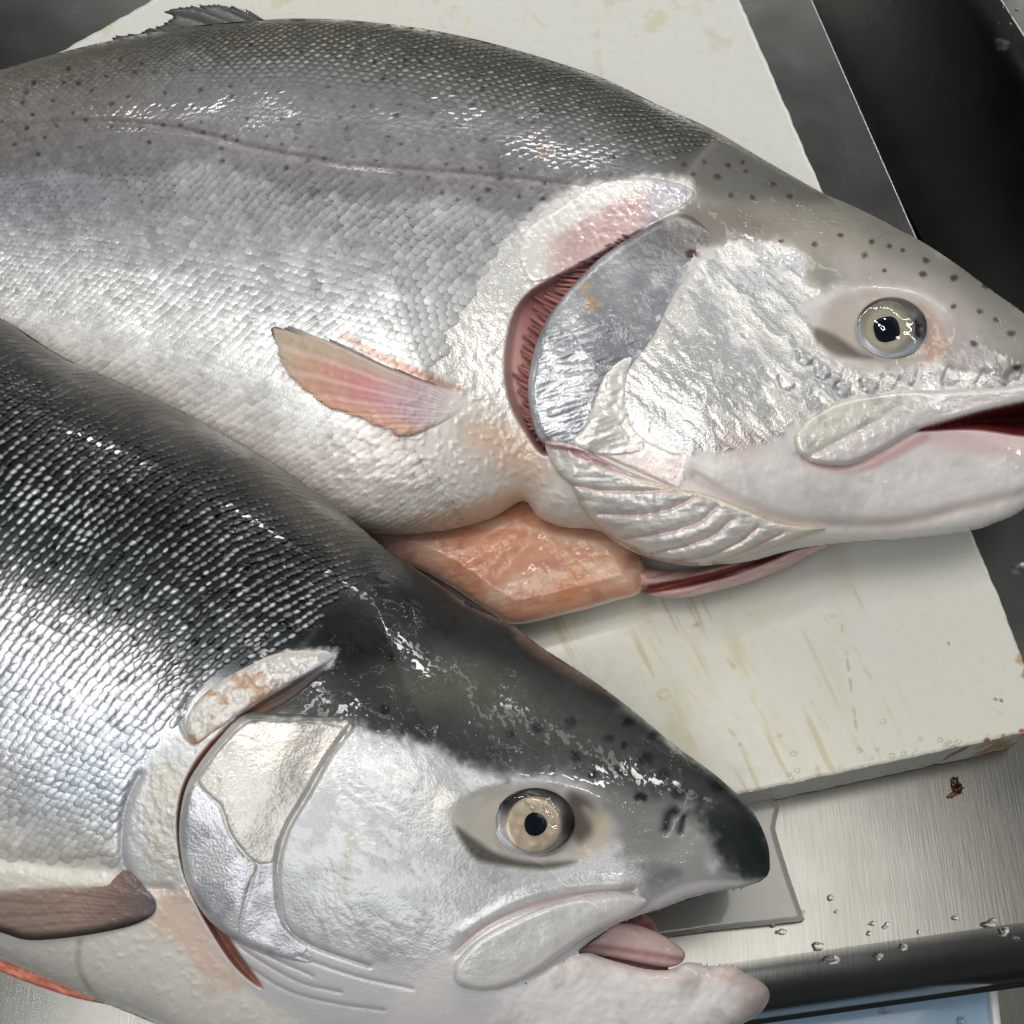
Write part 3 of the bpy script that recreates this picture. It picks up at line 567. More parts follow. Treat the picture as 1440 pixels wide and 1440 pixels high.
# spots on nape and forehead
rs = random.Random(3)
hs = [(962, 231, 4), (990, 228, 3.5), (1009, 249, 4), (1048, 241, 3), (1028, 274, 4), (1058, 278, 4), (1087, 260, 3.5), (1110, 276, 3.5), (975, 245, 3), (1024, 232, 3.5), (1098, 339, 3.6), (1145, 344, 4), (1182, 331, 3), (1226, 340, 4), (1250, 345, 3.6), (1216, 360, 4.2), (1301, 366, 4), (1298, 387, 5), (1342, 391, 4.2), (1342, 431, 3.6), (1378, 438, 4.5), (1386, 403, 4), (1270, 352, 3), (1244, 381, 3), (1369, 484, 4), (1430, 516, 4.5), (1422, 470, 5), (1400, 450, 4), (1045, 228, 3)]
spots(CA, hs, (52, 42, 34), 0.85)
bs = []
for k in range(520):
    x, y = rs.uniform(-40, 960), rs.uniform(40, 300); t = float(G.samp(tA, x, y)); s = float(G.samp(SA, x, y))
    if s > 18 and .05 < t < .345-0.05*(x < 300) and all((x-a)**2+((y-b)*1.3)**2 > 330 for a, b, c in bs): bs.append((x, y, rs.uniform(1.7, 3.2)))
spots(CA, bs, (34, 32, 31), 0.9)
paint(CA, [(755, 204), (766, 202), (772, 212), (760, 216)], (146, 106, 86), 0.6, 5)
# shoulder plates of bare silver skin behind the gills
sh1 = [(830, 262), (880, 250), (930, 252), (975, 268), (960, 288), (900, 322), (830, 372), (772, 392), (748, 394), (734, 375), (732, 345), (750, 316), (790, 290)]
q, m = paint(CA, [(612, 500), (650, 430), (700, 350), (760, 290), (840, 255), (960, 250), (960, 290), (850, 370), (760, 410), (720, 450), (712, 520), (740, 600), (766, 640), (720, 640), (650, 560)], (222, 221, 217), 0.9, 8, 6, 14, 6)
HA[q.s] += m*0.7*noise(q.X, q.Y, 8, 3, 13); MA[q.s][..., 1] += -0.06*m; MA[q.s][..., 0] = MA[q.s][..., 0]*(1-m)+0.5*m
# belly near the throat
q, m = paint(CA, [(560, 560), (640, 540), (700, 570), (760, 640), (800, 700), (845, 745), (790, 745), (735, 705), (690, 730), (620, 748), (520, 752), (400, 720), (300, 680), (420, 640)], (212, 205, 198), 0.75, 26)
HA[q.s] += m*1.5*np.clip(noise(q.X, q.Y, 7, 2, 15), 0, 2); MA[q.s][..., 0] = MA[q.s][..., 0]*(1-m)+0.15*m
paint(CA, [(650, 600), (720, 600), (770, 660), (740, 680), (680, 640)], (214, 176, 152), 0.6, 22)
paint(CA, [(735, 705), (690, 729), (620, 747), (530, 751), (560, 735), (660, 705), (730, 690)], (196, 158, 128), 0.5, 10)
# pink tissue round the fin's root, reddish line above the fin
paint(CA, [(480, 470), (540, 500), (600, 525), (650, 548), (600, 536), (520, 498)], (170, 112, 92), 0.75, 7)
# gill opening: cut below the skin
slit = [(905, 322), (860, 345), (810, 372), (770, 394), (742, 412), (722, 440), (711, 485), (709, 530), (718, 570), (736, 604), (764, 640), (792, 622), (800, 560), (810, 470), (850, 400), (930, 330)]
HU = HA.copy(); q, S, m = region(slit, 3.0)
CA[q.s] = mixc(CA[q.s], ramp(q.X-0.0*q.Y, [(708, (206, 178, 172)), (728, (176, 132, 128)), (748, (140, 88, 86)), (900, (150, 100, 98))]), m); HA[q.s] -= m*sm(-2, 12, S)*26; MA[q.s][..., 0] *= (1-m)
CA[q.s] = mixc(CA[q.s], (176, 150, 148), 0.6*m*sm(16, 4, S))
for pts in ([(180, 100), (260, 90), (340, 105), (330, 150), (200, 150)], [(620, 120), (740, 120), (760, 165), (640, 165)], [(900, 245), (960, 250), (985, 285), (920, 290)]):
    q, S, m = region(pts, 12); MA[q.s][..., 2] += 0.22*m
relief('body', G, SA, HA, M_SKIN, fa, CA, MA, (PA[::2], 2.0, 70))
# flap of silver and pink skin at the shoulder
def c_sh(X, Y, S, C):
    C = np.empty(X.shape+(3,)); C[:] = (226, 224, 219)
    v = (Y-(252+(972-X)*0.52))                                       # below the upper edge
    C = mixc(C, (198, 166, 162), 0.85*sm(-34, -4, v+14*noise(X, Y, 14, 3, 5))*sm(755, 800, X)); C = mixc(C, (212, 186, 186), 0.85*sm(14, 36, v)*sm(760, 800, X))
    C = mixc(C, (178, 178, 190), 0.8*sm(890, 930, X)); return mixc(C, G.samp(CA, X, Y), sm(7, 0, S+3*noise(X, Y, 10, 2, 8))*sm(330, 300, Y+0.2*(X-850)))
plate('shoulder_flap', sh1, HA, CA, MA, 2.4, 9, fa, M_SKIN, 1.5, c_sh, lambda X, Y, S, H: H+np.where(S > 0, 14*sm(0, 30, S)*0+0.7*noise(X, Y, 8, 3, 7), 0), prmf=lambda X, Y, S, R: prm3(X.shape, 0.3, 0.32, 1.25), drop=2.0)
# gill filaments: a comb of red threads inside the opening
gl_in = cr([(905, 330), (870, 352), (830, 378), (795, 412), (768, 455), (748, 505), (742, 550), (748, 590), (764, 630)], 40)
gl_out = cr([(880, 330), (845, 350), (805, 376), (768, 404), (742, 440), (728, 490), (726, 540), (738, 590), (762, 638)], 40)
nG = len(gl_in); V = []; F = []; Cg = []
fil = thing if False else None
gr_root = bpy.data.objects.new('gill', None); COL.objects.link(gr_root); gr_root.parent = fa; gr_root.matrix_parent_inverse = fa.matrix_world.inverted()
rg = np.random.default_rng(2)
for k in range(0, nG-1, 6):
    a = gl_in[k]+(gl_in[k]-gl_out[k])*0.5; b = gl_out[k]; dirv = gl_in[min(k+3, nG-1)]-gl_in[max(k-3, 0)]; dirv = dirv/np.linalg.norm(dirv)
    rows = []; cols = []; hb = 17
    b = b+(a-b)*rg.uniform(-0.05, 0.3); a = a+rg.normal(0, 1.0, 2); b = b+rg.normal(0, 1.6, 2); tn_ = rg.uniform(-22, 16)
    for i, s in enumerate(np.linspace(0, 1, 6)):
        c0 = a*(1-s)+b*s+dirv*(2.2+0.8*math.sin(k*1.7))*math.sin(s*3+k*0.05); wv = 4.6*(1-0.5*s)
        z = float(G.samp(HA, *a))*(1-s)+float(G.samp(HA, *b))*s
        z = float(G.samp(HA, c0[0], c0[1]))+hb*(1-0.75*s)
        for o_, zz in ((-1, -4), (0, 2.4), (1, -4)):
            rows.append(W(c0[0]+dirv[0]*wv*o_, c0[1]+dirv[1]*wv*o_, z+zz)); cols.append((160-14*s+rg.uniform(-8, 8)+tn_, 100+10*s+tn_*0.7, 96+8*s+tn_*0.7))
    f = []
    for i in range(5):
        for j in range(2): f.append([i*3+j, i*3+j+1, i*3+j+4, i*3+j+3])
    mesh('gill_filament', np.array(rows), [np.array(f)], M_FLESH, gr_root, np.array(cols), prm3((len(rows),), 0, 0.35, 1.0))
# gill cover plates
oper = [(1000, 342), (990, 318), (955, 300), (903, 323), (845, 362), (803, 404), (769, 449), (749, 500), (742, 552), (751, 602), (768, 626), (800, 632), (850, 640), (905, 632), (890, 600), (880, 560), (885, 520), (920, 470), (950, 410)]
def c_op(X, Y, S, C):
    C = np.empty(X.shape+(3,)); C[:] = (158, 159, 164)
    C = mixc(C, (104, 99, 96), 0.8*sm(385, 320, Y+0.25*(900-X))); n1 = noise(X, Y, 50, 4, 22)
    C = mixc(C, (196, 197, 198), 0.75*sm(0.0, 0.7, n1)); C = mixc(C, (134, 136, 144), 0.6*sm(0.1, -0.6, n1))
    C = mixc(C, (206, 206, 206), 0.6*sm(540, 620, Y)); C = mixc(C, (184, 150, 116), 0.7*sm(16, 5, np.hypot(X-832, Y-424)+5*noise(X, Y, 8, 2, 3))); C = mixc(C, (200, 170, 130), 0.6*sm(10, 4, np.hypot(X-822, Y-405)+5*noise(X, Y, 8, 2, 3)))
    C = mixc(C, (70, 44, 40), 0.9*sm(9, 4, np.hypot((X-972)/1.3, Y-357))); C = mixc(C, G.samp(CA, X, Y), 0.9*sm(14, 0, S)*sm(930, 965, X))
    return C
def h_op(X, Y, S, H):
    ribs = noise(X, Y, 40, 3, 24, sy=7, ang=-0.35)*sm(430, 480, Y); return H+1.1*ribs+0.4*noise(X, Y, 7, 2, 25)+1.5*noise(X, Y, 40, 2, 26)
preA = [(1000, 342), (950, 410), (920, 470), (890, 505), (878, 545), (890, 600), (905, 632), (850, 645)]
cov, gg, SS, HH = plate('gill_cover', oper, HU, None, None, 11, 12, fa, M_SKIN, 1.4, c_op, h_op, front=preA, soft=60, prmf=lambda X, Y, S, R: prm3(X.shape, 0.42, 0.3, 1.0), drop=10)
HA2 = HU.copy()                                                    # what later plates rest on
q, S, m = region(oper, 3.0); HA2[q.s] = np.maximum(HA2[q.s], gg.samp(HH, np.clip(q.X, gg.xs[0], gg.xs[-1]), np.clip(q.Y, gg.ys[0], gg.ys[-1]))*(S > 1)+HA2[q.s]*(S <= 1))
cw = lambda c, seed, k=0.4: (lambda X, Y, S, C: mixc(np.broadcast_to(np.array(c, float), X.shape+(3,)).copy(), (150, 152, 158), k*sm(0.1, -0.6, noise(X, Y, 26, 3, seed))))
sub = [(800, 462), (818, 488), (842, 512), (866, 516), (850, 530), (838, 562), (822, 600), (806, 624), (770, 618), (757, 590), (750, 552), (757, 505), (775, 462)]
plate('gill_plate', sub, HA2, None, None, 1.3, 5, cov, M_SKIN, 1.4, cw((188, 190, 194), 31, 0.7), lambda X, Y, S, H: H+1.3*noise(X, Y, 36, 3, 32, sy=8, ang=-0.3), prmf=lambda X, Y, S, R: prm3(X.shape, 0.5, 0.27, 1.0), drop=1.5)
inter = [(888, 503), (866, 512), (848, 532), (836, 566), (822, 600), (806, 623), (850, 642), (900, 664), (950, 686), (985, 692), (1000, 668), (1016, 640), (975, 641), (930, 630), (896, 608), (880, 575), (880, 535)]
plate('gill_plate', inter, HA2, None, None, 2.4, 7, cov, M_SKIN, 1.4, lambda X, Y, S, C: mixc(mixc(np.broadcast_to(np.array((222, 219, 214.)), X.shape+(3,)).copy(), (212, 196, 192), sm(610, 660, Y)*0.9), G.samp(CA, X, Y), sm(930, 985, X)), lambda X, Y, S, H: H+0.6*noise(X, Y, 14, 3, 36)-(H-G.samp(HA2, X, Y)+2)*sm(930, 990, X), prmf=lambda X, Y, S, R: prm3(X.shape, 0.3, 0.3, 1.0), drop=1.5)
# membrane fan under the throat
fan = [(767, 622), (782, 662), (805, 685), (818, 714), (849, 750), (890, 776), (941, 792), (988, 796), (1029, 789), (1080, 772), (1137, 751), (1160, 742), (1100, 735), (1050, 716), (1000, 697), (940, 684), (870, 657), (808, 626)]
rays = [[(808, 634), (850, 655), (900, 672), (945, 687)], [(806, 683), (850, 690), (910, 690), (975, 692)], [(842, 722), (890, 724), (940, 716), (978, 698)], [(880, 757), (930, 750), (980, 735), (1008, 712)], [(915, 778), (960, 769), (1000, 754), (1030, 730)], [(945, 791), (1000, 780), (1040, 762), (1065, 742)], [(1000, 793), (1050, 774), (1100, 750)]]
def h_fan(X, Y, S, H):
    for i, r in enumerate(rays):
        d = dline(cr(r, 8), X, Y); H = H-3.4*np.exp(-(d/3.4)**2)*sm(-1, 6, S)+1.8*np.exp(-((d-11)/7)**2)
    return H+0.8*noise(X, Y, 9, 3, 41)+1.0*noise(X, Y, 30, 2, 42, sy=8)
def c_fan(X, Y, S, C):
    C = np.broadcast_to(np.array((214, 210, 204.)), X.shape+(3,)).copy(); C = mixc(C, (188, 186, 190), 0.6*sm(0, .6, noise(X, Y, 22, 3, 43, sy=9)))
    for i, r in enumerate(rays):
        d = dline(cr(r, 8), X, Y); C = mixc(C, (184, 158, 154), 0.7*np.exp(-(d/2.8)**2))
    C = mixc(C, (206, 188, 160), 0.7*sm(8, 1, S)*sm(0, 40, Y-640)); C = mixc(C, (180, 138, 140), 0.7*np.exp(-((dline(cr([(775, 622), (820, 640), (870, 655)], 6), X, Y))/7)**2)); return C
plate('gill_membrane', fan, HA2, None, None, 10, 10, fa, M_SKIN, 1.4, c_fan, h_fan, prmf=lambda X, Y, S, R: prm3(X.shape, 0.22, 0.32, 1.0), drop=26)
# upper jaw bone
maxA = [(1117, 617), (1124, 604), (1142, 586), (1190, 562), (1260, 550), (1330, 548), (1400, 545), (1500, 536), (1500, 556), (1440, 566), (1380, 579), (1322, 595), (1290, 606), (1230, 640), (1192, 655), (1150, 652), (1126, 641)]
def c_mx(X, Y, S, C):
    C = np.broadcast_to(np.array((219, 213, 211.)), X.shape+(3,)).copy()
    m = sm(8, -4, Y-(648-(X-1120)*0.53)+5*noise(X, Y, 14, 3, 51))*sm(1345, 1240, X+8*noise(X, Y, 20, 2, 52)); C = mixc(C, (216, 213, 202), m)
    C = mixc(C, (160, 160, 164), 0.5*m*sm(0, .6, noise(X, Y, 16, 3, 53))); return C
plate('upper_jaw', maxA, HA, None, None, 9, 9, fa, M_SKIN, 1.4, c_mx, lambda X, Y, S, H: H+1.0*sm(6, 16, S)*noise(X, Y, 12, 3, 54)-3*np.exp(-((Y-(652-(X-1120)*0.53))/6)**2)*sm(1270, 1200, X), prmf=lambda X, Y, S, R: prm3(X.shape, 0.25, 0.32, 1.0))
groove(HA, [(1118, 612), (1142, 583), (1190, 558), (1262, 546), (1330, 543)], 4, 4)
V = []; F = []                                                      # small teeth along the upper lip
for k in range(22):
    x = 1312+k*7.2; y = float(np.interp(x, [1290, 1322, 1380, 1440, 1500], [606, 595, 579, 566, 556])); l = 4+1.6*math.sin(k*3.1); z = float(G.samp(HA, x, y-6))+5; b = len(V)
    V += list(W([x-1.6, x+1.6, x, x+0.4], [y-2, y-2, y-2.6, y+l], [z, z, z+3, z-5])); F += [[b, b+3, b+1], [b, b+2, b+3], [b+2, b+1, b+3]]
o = mesh('teeth', np.array(V), [np.array(F)], M_EYE, fa, np.broadcast_to(np.array((206., 190, 178)), (len(V), 3)), prm3((len(V),), 0, 0.3, 0.8)); o['kind'] = 'stuff'
# throat flap and its dark slit
slot = [(905, 832), (950, 820), (1000, 808), (1050, 790), (1090, 770), (1140, 753), (1176, 750), (1150, 770), (1090, 790), (1040, 806), (980, 822), (930, 834)]
HT = np.full(X.shape, 70.0); CT = np.full(X.shape+(3,), 150.0)
flap = [(896, 798), (925, 800), (980, 800), (1060, 780), (1120, 758), (1176, 750), (1190, 757), (1150, 775), (1110, 796), (1060, 816), (1000, 833), (950, 841), (905, 834), (892, 815)]
def c_fl(X, Y, S, C):
    C = np.broadcast_to(np.array((196, 164, 158.)), X.shape+(3,)).copy()
    d = dline(cr([(905, 830), (960, 820), (1030, 803), (1100, 775), (1160, 755)], 6), X, Y)
    C = mixc(C, (112, 50, 48), 0.9*sm(9, 4, d)); C = mixc(C, (204, 150, 146), 0.8*sm(4, 12, (820-(X-905)*0.26)-Y)*sm(1080, 1040, X)); C = mixc(C, (226, 206, 198), 0.6*sm(.1, .7, noise(X, Y, 40, 3, 61, sy=6, ang=-0.3))); return C
def h_fl(X, Y, S, H):
    d = dline(cr([(905, 830), (960, 820), (1030, 803), (1100, 775), (1160, 755)], 6), X, Y); return 40+30*np.sqrt(np.clip(S/16, 0, 1))-16*np.exp(-(d/6)**2)+1.5*noise(X, Y, 40, 3, 62, sy=6, ang=-0.3)
plate('throat_flap', flap, HT, None, None, 6, 8, fa, M_FLESH, 1.5, c_fl, h_fl, drop=55, prmf=lambda X, Y, S, R: prm3(X.shape, 0.0, 0.36, 1.0))
# belly wall cut open: orange flesh on the board
meat = [(500, 735), (560, 730), (640, 722), (700, 705), (738, 690), (770, 715), (860, 735), (905, 790), (901, 832), (862, 846), (800, 863), (725, 878), (690, 862), (640, 828), (590, 800), (520, 770)]
def c_mt(X, Y, S, C):
    n1 = noise(X, Y, 90, 3, 71); C = np.broadcast_to(np.array((192, 142, 116.)), X.shape+(3,)).copy()
    C = mixc(C, (202, 172, 152), 0.9*sm(26, 2, dline(cr([(690, 846), (760, 818), (840, 806), (905, 806)], 8), X, Y)+10*noise(X, Y, 20, 2, 72))); C = mixc(C, (186, 122, 84), 0.75*sm(34, 6, np.hypot((X-800)/1.5, Y-822-(800-X)*0.15)+8*noise(X, Y, 18, 2, 73)))
    C = mixc(C, (190, 132, 98), 0.6*sm(40, 10, dline(cr([(600, 790), (680, 772), (720, 740)], 8), X, Y))); C = mixc(C, (196, 162, 148), 0.8*sm(660, 590, X)); C = mixc(C, (204, 180, 164), 0.6*sm(14, 4, np.abs(Y-(742+(X-735)*0.2))+8*noise(X, Y, 30, 2, 74)))
    C = mixc(C, (206, 168, 148), 0.4*sm(.15, .8, noise(X, Y, 60, 3, 79, sy=16, ang=-0.3))); C = mixc(C, (160, 96, 84), 0.35*sm(.3, .8, noise(X, Y, 24, 3, 80))); C = mixc(C, (224, 210, 192), 0.9*sm(7, 1, S)*sm(0, 10, Y-840+(X-720)*0.15)); return C
def h_mt(X, Y, S, H):
    return 52+34*np.sqrt(np.clip(S/34, 0, 1))-0.06*(Y-760)+4*noise(X, Y, 90, 2, 75)+0.8*noise(X, Y, 50, 3, 76, sy=12, ang=-0.3)+0.4*noise(X, Y, 8, 2, 78)-5*np.exp(-(dline(cr([(735, 705), (742, 760), (700, 810)], 8), X, Y)/12)**2)
plate('belly_flesh', meat, np.full(X.shape, 55.0), None, None, 4, 8, fa, M_FLESH, 1.5, c_mt, h_mt, drop=52, prmf=lambda X, Y, S, R: prm3(X.shape, 0.0, 0.36, 1.3))
# fins
pecA = [(381, 458), (404, 457), (433, 465), (487, 483), (537, 508), (600, 534), (652, 553), (668, 566), (640, 585), (600, 604), (576, 612), (556, 611), (517, 594), (475, 580), (433, 556), (402, 524), (387, 492)]
def c_pa(X, Y, S, r, rad, fan_):
    t = np.clip((652-X)/270, 0, 1); v = (Y-(470+(X-390)*0.34))/80
    C = ramp(t, [(0, (206, 186, 186)), (.25, (184, 166, 174)), (.5, (190, 132, 132)), (.75, (188, 146, 130)), (1, (182, 174, 152))])
    C = mixc(C, (206, 160, 130), 0.8*sm(.55, 1.0, v)); C = mixc(C, (176, 170, 150), 0.7*sm(.25, .02, v)*sm(.2, .4, t)); C = mixc(C, (84, 80, 82), 0.9*sm(5, 1, S)*sm(.12, 0, v)); C = mixc(C, (226, 206, 206), 0.3*sm(.2, 1, r)); C = mixc(C, (170, 120, 116), 0.25*sm(.0, .6, noise(X, Y, 40, 3, 77))); return mixc(C, G.samp(CA, X, Y), sm(590, 650, X+0.3*(Y-570)))
qh = lambda X, Y: G.samp(HA, X, Y)+9*sm(665, 540, X)-2.5
fin('pectoral_fin', pecA, qh, c_pa, fa, (700, 590), None, 62, 0.9, thick=2.0, ragged=5.0)
dorA = [(382, 32), (369, 25), (344, 12), (305, 5), (278, 6), (250, 10), (229, 17), (241, 22), (240, 26), (217, 36), (183, 46), (156, 51), (172, 60), (240, 52), (320, 44)]
fin('dorsal_fin', dorA, lambda X, Y: 92-0.0*X, lambda X, Y, S, r, rad, f: mixc(mixc(np.broadcast_to(np.array((74, 74, 74.)), X.shape+(3,)).copy(), (120, 122, 124), 0.5*sm(0, 1, r)), (46, 46, 46), 0.6*sm(8, 1, S)), fa, (500, 110), None, 46, 1.6, thick=4, seed=9, ragged=5.0)
# eye
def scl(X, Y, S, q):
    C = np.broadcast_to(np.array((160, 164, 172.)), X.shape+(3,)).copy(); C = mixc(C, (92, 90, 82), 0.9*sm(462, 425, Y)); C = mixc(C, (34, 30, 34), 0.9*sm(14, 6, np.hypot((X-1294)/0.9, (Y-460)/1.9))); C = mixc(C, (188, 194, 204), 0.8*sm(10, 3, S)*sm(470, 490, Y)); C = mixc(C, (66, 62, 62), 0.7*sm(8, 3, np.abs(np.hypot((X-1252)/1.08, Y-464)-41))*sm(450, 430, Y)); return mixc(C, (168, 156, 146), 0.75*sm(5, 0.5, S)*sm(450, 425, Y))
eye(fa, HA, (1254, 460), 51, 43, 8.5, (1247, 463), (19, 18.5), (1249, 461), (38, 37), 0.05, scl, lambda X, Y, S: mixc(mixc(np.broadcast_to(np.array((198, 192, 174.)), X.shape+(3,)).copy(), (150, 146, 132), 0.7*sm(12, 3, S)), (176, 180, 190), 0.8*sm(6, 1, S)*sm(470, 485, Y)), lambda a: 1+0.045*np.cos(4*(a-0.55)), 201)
# scales
stA = [((-330, 186), (-330, 430)), ((-60, 116), (-100, 505)), ((180, 52), (90, 575)), ((430, 26), (330, 685)), ((700, 63), (520, 751)), ((920, 145), (700, 735)), ((1075, 225), (800, 760))]
okA_poly = cr([(-320, 100), (0, 80), (250, 30), (430, 20), (700, 55), (920, 140), (1040, 205), (1000, 205), (955, 222), (900, 243), (840, 256), (790, 280), (740, 315), (705, 350), (660, 430), (625, 500), (600, 540), (560, 590), (620, 680), (640, 760), (400, 760), (0, 620), (-320, 500)], 4, True)
okGA = Grid(-300, -60, 1100, 800, 4); okSA = sdf(okA_poly, okGA.X, okGA.Y)
def okA(x, y, t):
    return (x > -70) & (G.samp(SA, x, y) > 5) & (okGA.samp(okSA, x, y) > 2+12*np.clip(noise(x, y, 22, 3, 411)+0.2, 0, 1)) & (x < 1060)
def CsA(A, r2, px, py, rg, n):
    c = G.samp(CA, px, py)*(1+rg.normal(0, 0.035, n))[:, None, None]; t = A[:, 5]
    k = sm(.15, .06, t)*sm(150, 420, A[:, 0]); c = c*(1+(k*(0.9+0.3*rg.normal(0, 1, n)))[:, None, None]*np.clip(1-r2*1.1, 0, 1)[None, :, None])  # scale centres near the back lightened: glints painted into the colour
    edge = sm(.75, 1.0, r2)[None, :, None]*(0.05+0.40*k)[:, None, None]+(0.16*sm(.2, .9, LOC[:, 0])-0.14*sm(.3, 1.0, -LOC[:, 0]))[None, :, None]*sm(.2, .4, t)[:, None, None]  # free edges painted lighter as if catching light, head ends darker
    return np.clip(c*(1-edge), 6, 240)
def PsA(A, r2, n):
    p = G.samp(MA, A[:, 0], A[:, 1]); p[:, 2] = np.where(p[:, 2] > 1.0, p[:, 2], 0.7); p[:, 0] = np.clip(p[:, 0]+0.1, 0, 1); return np.repeat(p[:, None], len(r2), 1)
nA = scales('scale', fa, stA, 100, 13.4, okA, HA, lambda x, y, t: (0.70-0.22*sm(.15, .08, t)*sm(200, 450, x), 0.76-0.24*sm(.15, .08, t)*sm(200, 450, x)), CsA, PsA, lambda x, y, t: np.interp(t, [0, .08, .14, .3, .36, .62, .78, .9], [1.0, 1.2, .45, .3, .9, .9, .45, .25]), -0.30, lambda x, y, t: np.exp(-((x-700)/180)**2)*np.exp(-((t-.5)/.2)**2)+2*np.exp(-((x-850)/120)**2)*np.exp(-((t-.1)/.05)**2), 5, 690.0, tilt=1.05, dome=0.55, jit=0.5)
# ------------------------------------------------------------------ the salmon in front, rolled a little so that its dark back is up
fb = thing('salmon', 'dark backed salmon in front with cream ringed eye and parted jaws, overlapping the paler one', 'fish', tuple(W(400, 1000, 0)))
UB = cr([(-330, 330), (-200, 372), (-90, 412), (0, 447), (50, 478), (100, 508), (200, 551), (300, 601), (400, 661), (480, 719), (540, 769), (600, 810), (660, 850), (720, 879), (760, 909), (830, 954), (890, 999), (950, 1049), (1000, 1085), (1040, 1120), (1064, 1150), (1080, 1188), (1083, 1222)], 5)
LB = cr([(1083, 1222), (1092, 1300), (1092, 1400), (1058, 1450), (980, 1490), (850, 1530), (650, 1550), (450, 1530), (300, 1476), (200, 1432), (140, 1408), (70, 1378), (0, 1349), (-160, 1285), (-330, 1215)], 5)
VB = np.vstack([UB, LB[1:]])
lipB = [(1083, 1222), (1079, 1232), (1069, 1240), (1042, 1249), (1005, 1254), (967, 1264), (930, 1278), (900, 1287), (870, 1298), (835, 1320), (800, 1348), (760, 1372), (725, 1392)]
jawU = [(739, 1386), (790, 1352), (822, 1340), (862, 1351), (905, 1362), (940, 1364), (962, 1354), (980, 1354), (1000, 1360), (1026, 1357), (1048, 1368), (1070, 1380), (1082, 1395), (1078, 1413), (1060, 1431), (1010, 1456), (930, 1486), (870, 1520)]
PB = np.vstack([UB, np.array(lipB[1:], float), cr(jawU, 4), LB[dline(np.array([(650., 1550), (650, 1551)]), LB[:, 0], LB[:, 1]).argmin():]])
d1 = up(dline(UB, GC.X, GC.Y)); d2 = up(dline(LB, GC.X, GC.Y)); SV = up(sdf(VB, GC.X, GC.Y)); SB = up(sdf(PB, GC.X, GC.Y))
tB = d1/(d1+d2+1e-6); X, Y = G.X, G.Y
ZB = 100+105*np.clip(1-d1/(d1+d2+1), 0, 1)*sm(1150, 500, X)+18*sm(500, 1100, X)
HB = ZB+np.where(SV > 0, 0.47*np.sqrt(np.clip(d1*d2, 0, None)), 0)
HB = HB-20*sm(735, 860, X)*sm(1180, 1240, Y)*(1-np.sqrt(np.clip(1-(1-np.clip(SB/30, 0, 1))**2, 0, 1)))
HV = HB.copy()
nzB = noise(X, Y, 60, 4, 301); nf = noise(X, Y, 9, 3, 302)
tt = tB+0.02*noise(X, Y, 120, 3, 305)+0.008*noise(X, Y, 18, 3, 306)
CB = ramp(tt, [(0, (84, 80, 74)), (.035, (66, 64, 60)), (.075, (22, 24, 25)), (.2, (24, 27, 28)), (.31, (40, 45, 46)), (.37, (84, 88, 90)), (.42, (180, 183, 184)), (.5, (204, 208, 213)), (.62, (210, 214, 219)), (.74, (212, 210, 206)), (.82, (214, 207, 196)), (1, (208, 198, 182))])  # paler first stops imitate the sheen along the back's outline
CB = mixc(CB, (176, 190, 208), 0.35*np.exp(-((X-90)/120)**2-((Y-1120)/60)**2))
CB *= (1+0.05*nzB+0.05*nf)[..., None]
MB = np.empty(X.shape+(3,)); MB[..., 0] = np.interp(tB, [0, .3, .42, .65, .8], [.15, .25, .5, .5, .1]); MB[..., 1] = 0.35+0.05*nf; MB[..., 2] = 0.95
HB += 0.12*nf*sm(0, 30, SB)+1.6*noise(X, Y, 110, 2, 301)*sm(0, 60, SB)
# dark head top
dark = [(440, 850), (540, 760), (640, 835), (720, 878), (760, 908), (830, 953), (950, 1048), (1040, 1119), (1068, 1150), (1100, 1230), (1060, 1260), (1030, 1235), (1010, 1190), (960, 1150), (900, 1140), (860, 1110), (800, 1085), (730, 1080), (690, 1085), (645, 1075), (600, 1048), (560, 1045), (520, 1040), (470, 1022), (410, 1012), (340, 1010), (300, 1050), (285, 1040), (330, 990), (400, 940), (440, 890)]
head = [(262, 1060), (300, 1010), (360, 960), (430, 900), (480, 840), (560, 785), (640, 830), (830, 950), (1100, 1150), (1110, 1260), (900, 1320), (1100, 1440), (700, 1560), (420, 1440), (300, 1340), (255, 1240), (245, 1130)]
q, m = paint(CB, head, (198, 198, 199), 1.0, 6); MB[q.s][..., 0] = MB[q.s][..., 0]*(1-m)+0.2*m
q, m = paint(CB, dark, (42, 46, 45), 1.0, 18, 14, 22, 310); MB[q.s][..., 0] *= (1-m); 
paint(CB, [(470, 850), (560, 790), (660, 850), (760, 910), (860, 985), (800, 960), (700, 930), (600, 920), (520, 930), (440, 960), (360, 1000), (330, 1005), (400, 930)], (18, 22, 23), 0.9, 22, 6)
paint(CB, [(560, 940), (640, 925), (720, 940), (740, 990), (690, 1010), (600, 1000), (550, 975)], (84, 82, 70), 0.7, 44, 10)
paint(CB, [(740, 960), (860, 1010), (920, 1070), (900, 1130), (840, 1090), (760, 1070), (690, 1040), (680, 1000)], (62, 64, 57), 0.7, 40, 8)
paint(CB, [(900, 1110), (960, 1090), (1020, 1110), (1060, 1160), (1080, 1220), (1030, 1240), (1000, 1190), (960, 1140)], (34, 38, 40), 0.8, 24, 10)
paint(CB, [(900, 1140), (970, 1130), (1000, 1170), (1010, 1220), (1060, 1236), (1050, 1252), (960, 1268), (880, 1290), (860, 1250), (900, 1230), (880, 1190)], (144, 143, 141), 0.85, 20, 14)
paint(CB, [(1010, 1090), (1060, 1140), (1080, 1190), (1070, 1210), (1040, 1160), (990, 1100)], (24, 28, 29), 0.8, 16)
